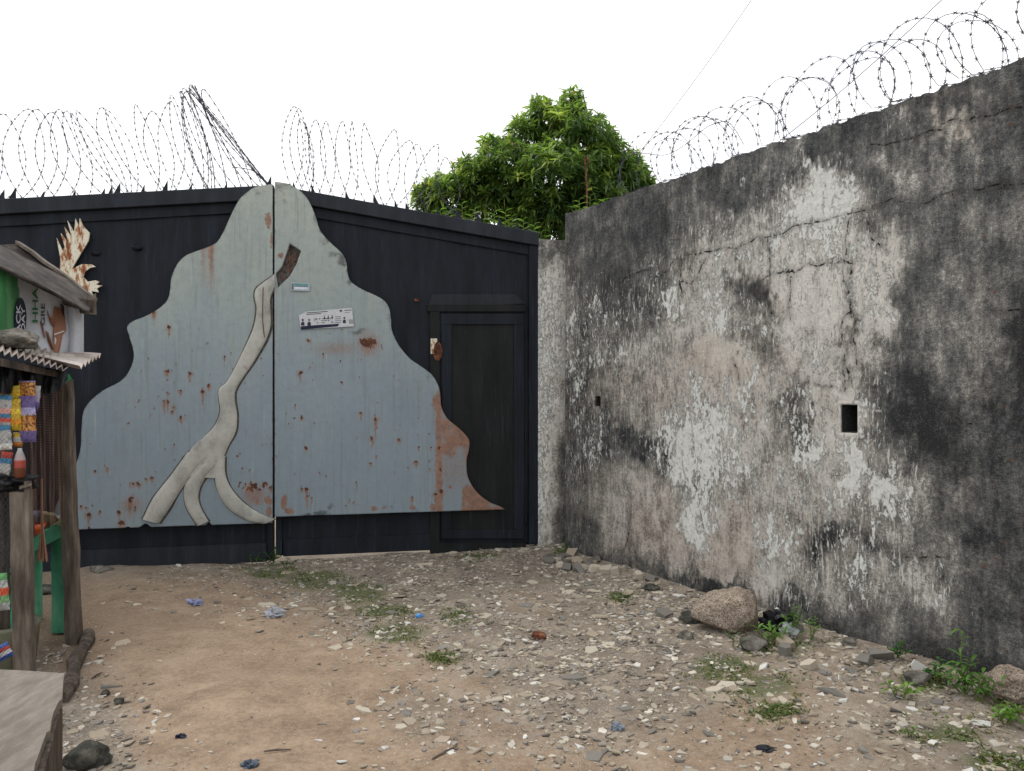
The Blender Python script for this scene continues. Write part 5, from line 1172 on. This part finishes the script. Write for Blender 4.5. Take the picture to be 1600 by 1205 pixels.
# chips and shards
def chipmesh(seed, th=.13, pal=None):
    r2 = random.Random(seed); n = r2.choice([3, 4, 4, 5, 5, 6]); asp = r2.uniform(.45, .9); a0 = r2.random()*6; m = MB()
    pts = []
    for k in range(n):
        a = a0+2*math.pi*(k+r2.uniform(-.28, .28))/n; q = r2.uniform(.7, 1.1); pts.append((math.cos(a)*q*.5, math.sin(a)*q*.5*asp))
    tl = r2.uniform(-.12, .12); t2 = r2.uniform(-.12, .12); v = [(x*1.06, y*1.06, 0) for x, y in pts]+[(x, y, th*(1+tl*x*4+t2*y*4)) for x, y in pts]
    m.add(v, [tuple(range(n-1, -1, -1)), tuple(range(n, 2*n))]+[(i, (i+1) % n, (i+1) % n+n, i+n) for i in range(n)]); return m
PAL = [S(176, 165, 148), S(160, 148, 131), S(190, 181, 164), S(146, 135, 121), S(136, 131, 124), S(170, 160, 146), S(206, 199, 185), S(122, 115, 107)]
def stuffchips(N, smin, smax, name, label, seed, thick=(.08, .22), wht=.05, uniform=False):
    r2 = random.Random(seed); m = MB(); cnt = 0
    protos = [chipmesh(1000+i) for i in range(24)]
    while cnt < N:
        x = r2.uniform(-2.9, 2.9); y = r2.uniform(2.75, 7.2)
        if (Vector((x, y, 0))-WALL.o).dot(-WALL.n) < .0 or (Vector((x, y, 0))-GATE.o).dot(GATE.n) > -.02: continue
        px = 800+F*x/y; py = 610+F*CH/y
        if px < -20 or px > 1620 or py > 1225: continue
        d_ = float(dens(min(max(px, 50), 1550), min(max(py, 870), 1215)))
        d_ = d_*(.55+.75*(.5+.5*mn.noise(Vector((x*2.4, y*2.4, 3.)))))
        if r2.random() > (d_**1.3 if not uniform else .15+d_): continue
        s_ = smin*(smax/smin)**(r2.random()**1.7); p = r2.choice(protos); a = r2.random()*6.28; ca, sa = math.cos(a), math.sin(a); th = r2.uniform(*thick)/.18; z0 = gz(x, y)-.002*r2.random()-.05*s_*r2.random(); tx, ty = r2.gauss(0, .16), r2.gauss(0, .16)
        vs = []
        for vx, vy, vz in p.v:
            X_, Y_ = (vx*ca-vy*sa)*s_, (vx*sa+vy*ca)*s_; vs.append((x+X_, y+Y_, z0+vz*s_*th+tx*X_+ty*Y_+abs(tx)*s_*.25))
        c_ = r2.choice(PAL); k = r2.uniform(.7, 1.15)
        if r2.random() < wht: c_ = S(206, 203, 196); k = r2.uniform(.8, 1.1)
        m.add(vs, p.f, (c_[0]*k, c_[1]*k, c_[2]*k, 1)); cnt += 1
    o = mk(name, m, M['stone']); return tag(o, label, 'gravel', kind='stuff')
stuffchips(15000, .014, .062, 'stone_chippings', 'small broken stone chippings strewn over the dirt', 5)
stuffchips(5200, .005, .013, 'grit', 'fine grit scattered over the bare dirt', 6, (.4, .9), .06, True)
protos = {}
def chip(i, kind):
    k = (i % 14, kind)
    if k not in protos:
        m = chipmesh(200+k[0]+hash(kind) % 7*0); c_ = {'tan': S(170, 157, 138), 'grey': S(128, 124, 117), 'white': S(220, 219, 212), 'dark': S(86, 82, 80), 'pale': S(196, 186, 168)}[kind]
        c_ = tuple(q*(.85+.03*(k[0] % 6)) for q in c_[:3])+(1,); m.c = [c_]*len(m.v)
        o = mk('stone_chip', m, M['stone']); protos[k] = o.data; bpy.data.objects.remove(o)
    return protos[k]
def place_chip(x, y, s_, kind, i, name, label, group, cat='stone', th=None, tilt=.12):
    o = bpy.data.objects.new(name, chip(i, kind)); sc.collection.objects.link(o); o.location = (x, y, gz(x, y)-.001)
    o.rotation_euler = (rnd.gauss(0, tilt), rnd.gauss(0, tilt), rnd.random()*6.28); o.scale = (s_, s_, th or (.02+s_*.35)*rnd.uniform(.6, 1.3)); tag(o, label, cat, group); return o
cnt = 0; tries = 0
while cnt < 240 and tries < 60000:
    tries += 1; x = rnd.uniform(-2.6, 2.5); y = rnd.uniform(2.8, 6.9)
    if (Vector((x, y, 0))-WALL.o).dot(-WALL.n) < .06 or (Vector((x, y, 0))-GATE.o).dot(GATE.n) > -.06: continue
    px = 800+F*x/y; py = 610+F*CH/y
    if px < 60 or px > 1600 or py > 1215: continue
    if 1080 < px < 1215 and 930 < py < 1005: continue
    if rnd.random() > float(dens(px, py))**1.2*min(1, 4.4/y): continue
    place_chip(x, y, rnd.choice([.045, .05, .055, .065, .08, .10, .12, .14])*(.8 if y < 3.4 else 1), rnd.choice(['tan', 'tan', 'pale', 'grey', 'tan', 'pale', 'white' if px > 1150 else 'tan']), cnt, 'stone_chip', 'loose flat chip of broken stone or tile on the dirt yard', 'loose flat chips over the dirt yard'); cnt += 1
for i in range(46):
    s_ = abs(rnd.gauss(0, 1))*.55+.15 if i < 34 else rnd.uniform(1.9, 3.2); dd = rnd.uniform(.07, .42) if i < 34 else rnd.uniform(.08, .6)
    q = WALL.w(s_, -dd, 0); px = 800+F*q.x/q.y; py = 610+F*CH/q.y
    if 1085 < px < 1215: continue
    place_chip(q.x, q.y, rnd.uniform(.08, .17), rnd.choice(['grey', 'tan', 'grey', 'pale']), i, 'rubble_stone', 'rough broken slab in the rubble heaped along the foot of the wall', 'broken slabs along the wall foot', th=rnd.uniform(.2, .42), tilt=.3)
# single pieces one can point to (px, py, size px, kind, label)
for i, (px, py, s_, kd, lab) in enumerate([
    (250, 1033, 15, 'white', 'lone white chip on the bare brown dirt below the clear bag'), (625, 1137, 26, 'pale', 'biggest pale tile chip in front of the little chip cluster'), (692, 1156, 34, 'tan', 'broad tan slab right of the little chip cluster'),
    (597, 1105, 32, 'grey', 'long thin chip at the front of the little chip cluster') if False else (600, 1080, 28, 'tan', 'flat tan chip alone on the sand left of the chip cluster'), (655, 1095, 24, 'pale', 'pale chip at the back of the little chip cluster'), (665, 1104, 22, 'pale', 'second pale chip stacked in the little chip cluster'), (688, 1115, 24, 'tan', 'pointed tan chip right of the chip cluster'), (635, 1115, 30, 'grey', 'flat grey piece under the chip cluster'),
    (820, 1152, 17, 'white', 'white glazed tile shard with a blue edge on the sand'), (535, 1190, 22, 'white', 'white and blue tile shard at the bottom of the yard, left of the others'), (586, 1197, 14, 'pale', 'cream chip at the very bottom beside the blue-edged shard'), (1065, 1178, 20, 'pale', 'cream block on the sand near the bottom centre'), (1230, 1178, 14, 'white', 'white chip right of the dark plastic scrap'), (1215, 1157, 13, 'white', 'small white chip above the dark plastic scrap'), (1322, 1172, 18, 'pale', 'wedge-shaped cream chip on the sand'),
    (1062, 931, 26, 'white', 'bright white tile shard in the rubble left of the boulder'), (1313, 1060, 18, 'white', 'upright white triangular shard in the right rubble'), (1290, 1040, 26, 'white', 'white tile corner above the triangular shard'), (1437, 1045, 34, 'white', 'large white tile piece leaning by the tall weed'), (1432, 1085, 34, 'pale', 'large cream rubble piece below the leaning tile'), (1425, 1108, 24, 'white', 'bright white shard on the grey rubble patch'), (1190, 1044, 34, 'white', 'long white shard below the grey rock'), (1302, 1045, 1, 'white', '') if False else (1288, 1052, 30, 'grey', 'grey slab under the white tile corner'),
    (1535, 1130, 40, 'white', 'powdery white plaster lump at the right edge'), (1320, 1095, 26, 'white', 'white chip on the big grey slab'), (1305, 1088, 62, 'grey', 'big flat grey slab set in the dirt on the right'), (1398, 1112, 28, 'dark', 'blue-grey stone left of the bright shard'), (1330, 1012, 30, 'pale', 'pale broken block against the wall right of the weeds'), (1600, 0, 0, '', '')]):
    if not kd or not lab: continue
    c_ = GP(px, py); place_chip(c_.x, c_.y, s_*c_.y/F, kd, i+3, 'stone_chip', lab, None, 'stone', tilt=.15 if 'upright' not in lab and 'leaning' not in lab else .7)
# ================================================================== GRASS AND WEEDS
N = 0; Bs = []; Ds = []; Ls = []; Cs = []
while N < 8000:
    gi = rnd.choice(GRASS); px = gi[0]+rnd.gauss(0, gi[2]*.55); py = gi[1]+rnd.gauss(0, gi[3]*.6)
    if py < 866: continue
    c_ = G(px, py)
    if (c_-WALL.o).dot(-WALL.n) < .02 or (Vector((c_.x, c_.y, 0))-GATE.o).dot(GATE.n) > -.05: continue
    if mn.noise(Vector((c_.x*6, c_.y*6, 9.))) < -.12: continue
    z = gz(c_.x, c_.y); a = rnd.random()*6.28; k = rnd.uniform(.5, 1.2); Bs.append((c_.x, c_.y, z-.003)); Ds.append((math.cos(a)*.8, math.sin(a)*.8, rnd.uniform(.3, 1.2))); Ls.append(rnd.uniform(.012, .042))
    cc = rnd.choice([S(84, 108, 46), S(104, 124, 58), S(126, 134, 76), S(70, 96, 44), S(140, 130, 88)]); Cs.append((cc[0]*k, cc[1]*k, cc[2]*k, 1)); N += 1
Ls = np.array(Ls); o = leaves(np.array(Bs), unit(np.array(Ds)), Ls, Ls*.17+.0012, nr.uniform(.1, .6, N), np.array(Cs), 'grass', M['weed'])
tag(o, 'sparse short grass growing through the stone chippings', 'grass', kind='stuff')
def weed(px, py, tips, lab, ls=.08, lw=.2, col=S(96, 140, 56), nl=10, dy=0, droop=.5):
    c_ = GP(px, py); st = [((a)*1.1*c_.y/F, rnd.uniform(-.05, .03), b*1.1*c_.y/F) for a, b in tips]; return plant('weed', lab, 'weed', (c_.x, c_.y+dy, c_.z), st, ls*1.1, lw, col, nl, .8, droop, 'weeds along the foot of the wall')
weed(1238, 995, [(0, 45), (-8, 30), (12, 34), (4, 22)], 'leafy green weed standing tall beside the black bag', .07, .22, nl=12)
weed(1205, 1008, [(-20, 26), (-6, 32), (10, 26), (20, 18), (0, 20)], 'spreading bright weed between boulder and black bag', .09, .16, S(112, 158, 60), 9)
weed(1268, 1000, [(-6, 28), (6, 30), (12, 18)], 'small spiky weed right of the black bag', .07, .16, S(116, 158, 66), 9)
weed(1145, 1012, [(-10, 22), (6, 20), (12, 14)], 'grey-green sprig in front of the large boulder', .06, .22, S(92, 124, 72), 7)
weed(1402, 1030, [(-6, 22), (4, 26), (10, 14), (-10, 12)], 'low dark-green weed in the middle of the wall foot', .045, .42, S(70, 122, 52), 12)
weed(1462, 1062, [(-6, 26), (6, 28), (14, 14), (-10, 12)], 'bushy dark weed left of the tall weed', .045, .45, S(66, 116, 52), 12)
t_ = weed(1506, 1082, [(-6, 90), (-20, 44), (14, 46), (24, 26), (-28, 24), (4, 30)], 'tallest weed with long drooping leaves before the dark wall', .11, .17, S(98, 142, 62), 10, droop=.6)
weed(1530, 1095, [(10, 36), (26, 30), (-14, 26), (0, 20)], 'leafy weed right of the tallest weed', .09, .2, S(100, 148, 60), 9)
weed(1405, 1092, [(-14, 18), (10, 20), (20, 12)], 'bright low weed in the right-hand rubble', .09, .24, S(124, 164, 66), 6)
weed(1570, 1130, [(-16, 18), (10, 22), (24, 16), (0, 12)], 'long-leaved weed in front of the concrete lump', .11, .18, S(112, 156, 62), 7)
weed(1420, 1000+150, [(-8, 10), (8, 12)], 'tiny weed sprouting from the gravel at lower right', .04, .3, S(96, 134, 56), 7)
weed(425, 884, [(-10, 20), (4, 26), (14, 14), (-18, 12), (10, 22)], 'green weed growing at the gate seam', .06, .35, S(60, 104, 48), 12)
weed(446, 888, [(-6, 12), (8, 16), (16, 10)], 'low weed right of the gate seam', .05, .35, S(62, 104, 48), 10)
weed(400, 884, [(-8, 14), (6, 18)], 'low weed left of the gate seam', .05, .4, S(60, 98, 48), 9)
weed(880, 866, [(-12, 12), (8, 14), (0, 18)], 'small weed at the foot of the pillar', .05, .3, S(70, 108, 52), 10)
weed(965, 942, [(-6, 10), (6, 12)], 'tiny weed in the rubble in front of the wall corner', .04, .3, S(74, 112, 54), 8)
# ================================================================== LITTER
def litter(px, py, rx, ry, col, lab, name='plastic_bag', cat='bag', mat='plasticbag', seed=1, rough=.6, up=.5):
    c_ = GP(px, py); a, b = rx*c_.y/F, ry*c_.y/F; m = MB(); m.blob((0, 0, 0), (a, a*.7, b), seed, rough, 3, col, flat=.6, freq=2.4); o = mk(name, m, M[mat], smooth=False); o.location = (c_.x, c_.y, c_.z+b*up); return tag(o, lab, cat)
litter(430, 963, 14, 8, S(190, 192, 206), 'crumpled clear plastic bag on the dirt in front of the gate', seed=31)
litter(305, 944, 12, 5, S(170, 176, 220), 'small bluish plastic bag near the left of the gate', seed=32)
litter(655, 965, 6, 4, S(80, 140, 200), 'tiny blue bottle top on the chips', 'bottle_top', 'bottle top', 'print', 33, .2)
litter(1215, 985, 26, 20, (1, 1, 1, 1), 'black plastic bag behind the large boulder', 'plastic_bag', 'bag', 'blackplastic', 34)
litter(1232, 996, 11, 13, S(190, 196, 196), 'torn white plastic bag in the weeds beside the black one', seed=35)
litter(1213, 966, 7, 9, S(206, 212, 210), 'white scrap poking out above the black bag', 'paper_scrap', 'scrap', 'paper', 36)
litter(1196, 1172, 14, 3, S(44, 46, 54), 'flat dark plastic scrap on the sand at the bottom', 'plastic_scrap', 'scrap', 'plasticbag', 37, .7)
litter(283, 1152, 7, 3, S(40, 44, 66), 'little navy plastic scrap on the dirt at lower left', 'plastic_scrap', 'scrap', 'plasticbag', 38, .7)
litter(390, 1197, 12, 5, S(92, 104, 120), 'greyish crushed sachet at the bottom edge', 'sachet', 'sachet', 'plasticbag', 39, .6)
litter(965, 1140, 9, 6, S(150, 160, 176), 'pale blue rag scrap among the chips', 'plastic_scrap', 'scrap', 'plasticbag', 40, .7)
for k, (x0, y0, x1, y1, lab) in enumerate(((412, 1176, 455, 1173, 'thin pale stick lying on the sand near the bottom'), (675, 1188, 715, 1167, 'thin stick lying slantwise below the chip cluster'), (143, 1062, 160, 1052, 'short dark twig beside the log'))):
    a = GP(x0, y0); b = GP(x1, y1); m = MB(); m.tube([a+Vector((0, 0, .005)), a.lerp(b, .5)+Vector((0, 0, .008)), b+Vector((0, 0, .005))], [.003, .005, .002], 5); o = mk('twig', m, M['wood' if k < 2 else 'darkwood'], org=tuple(a)); tag(o, lab, 'twig')
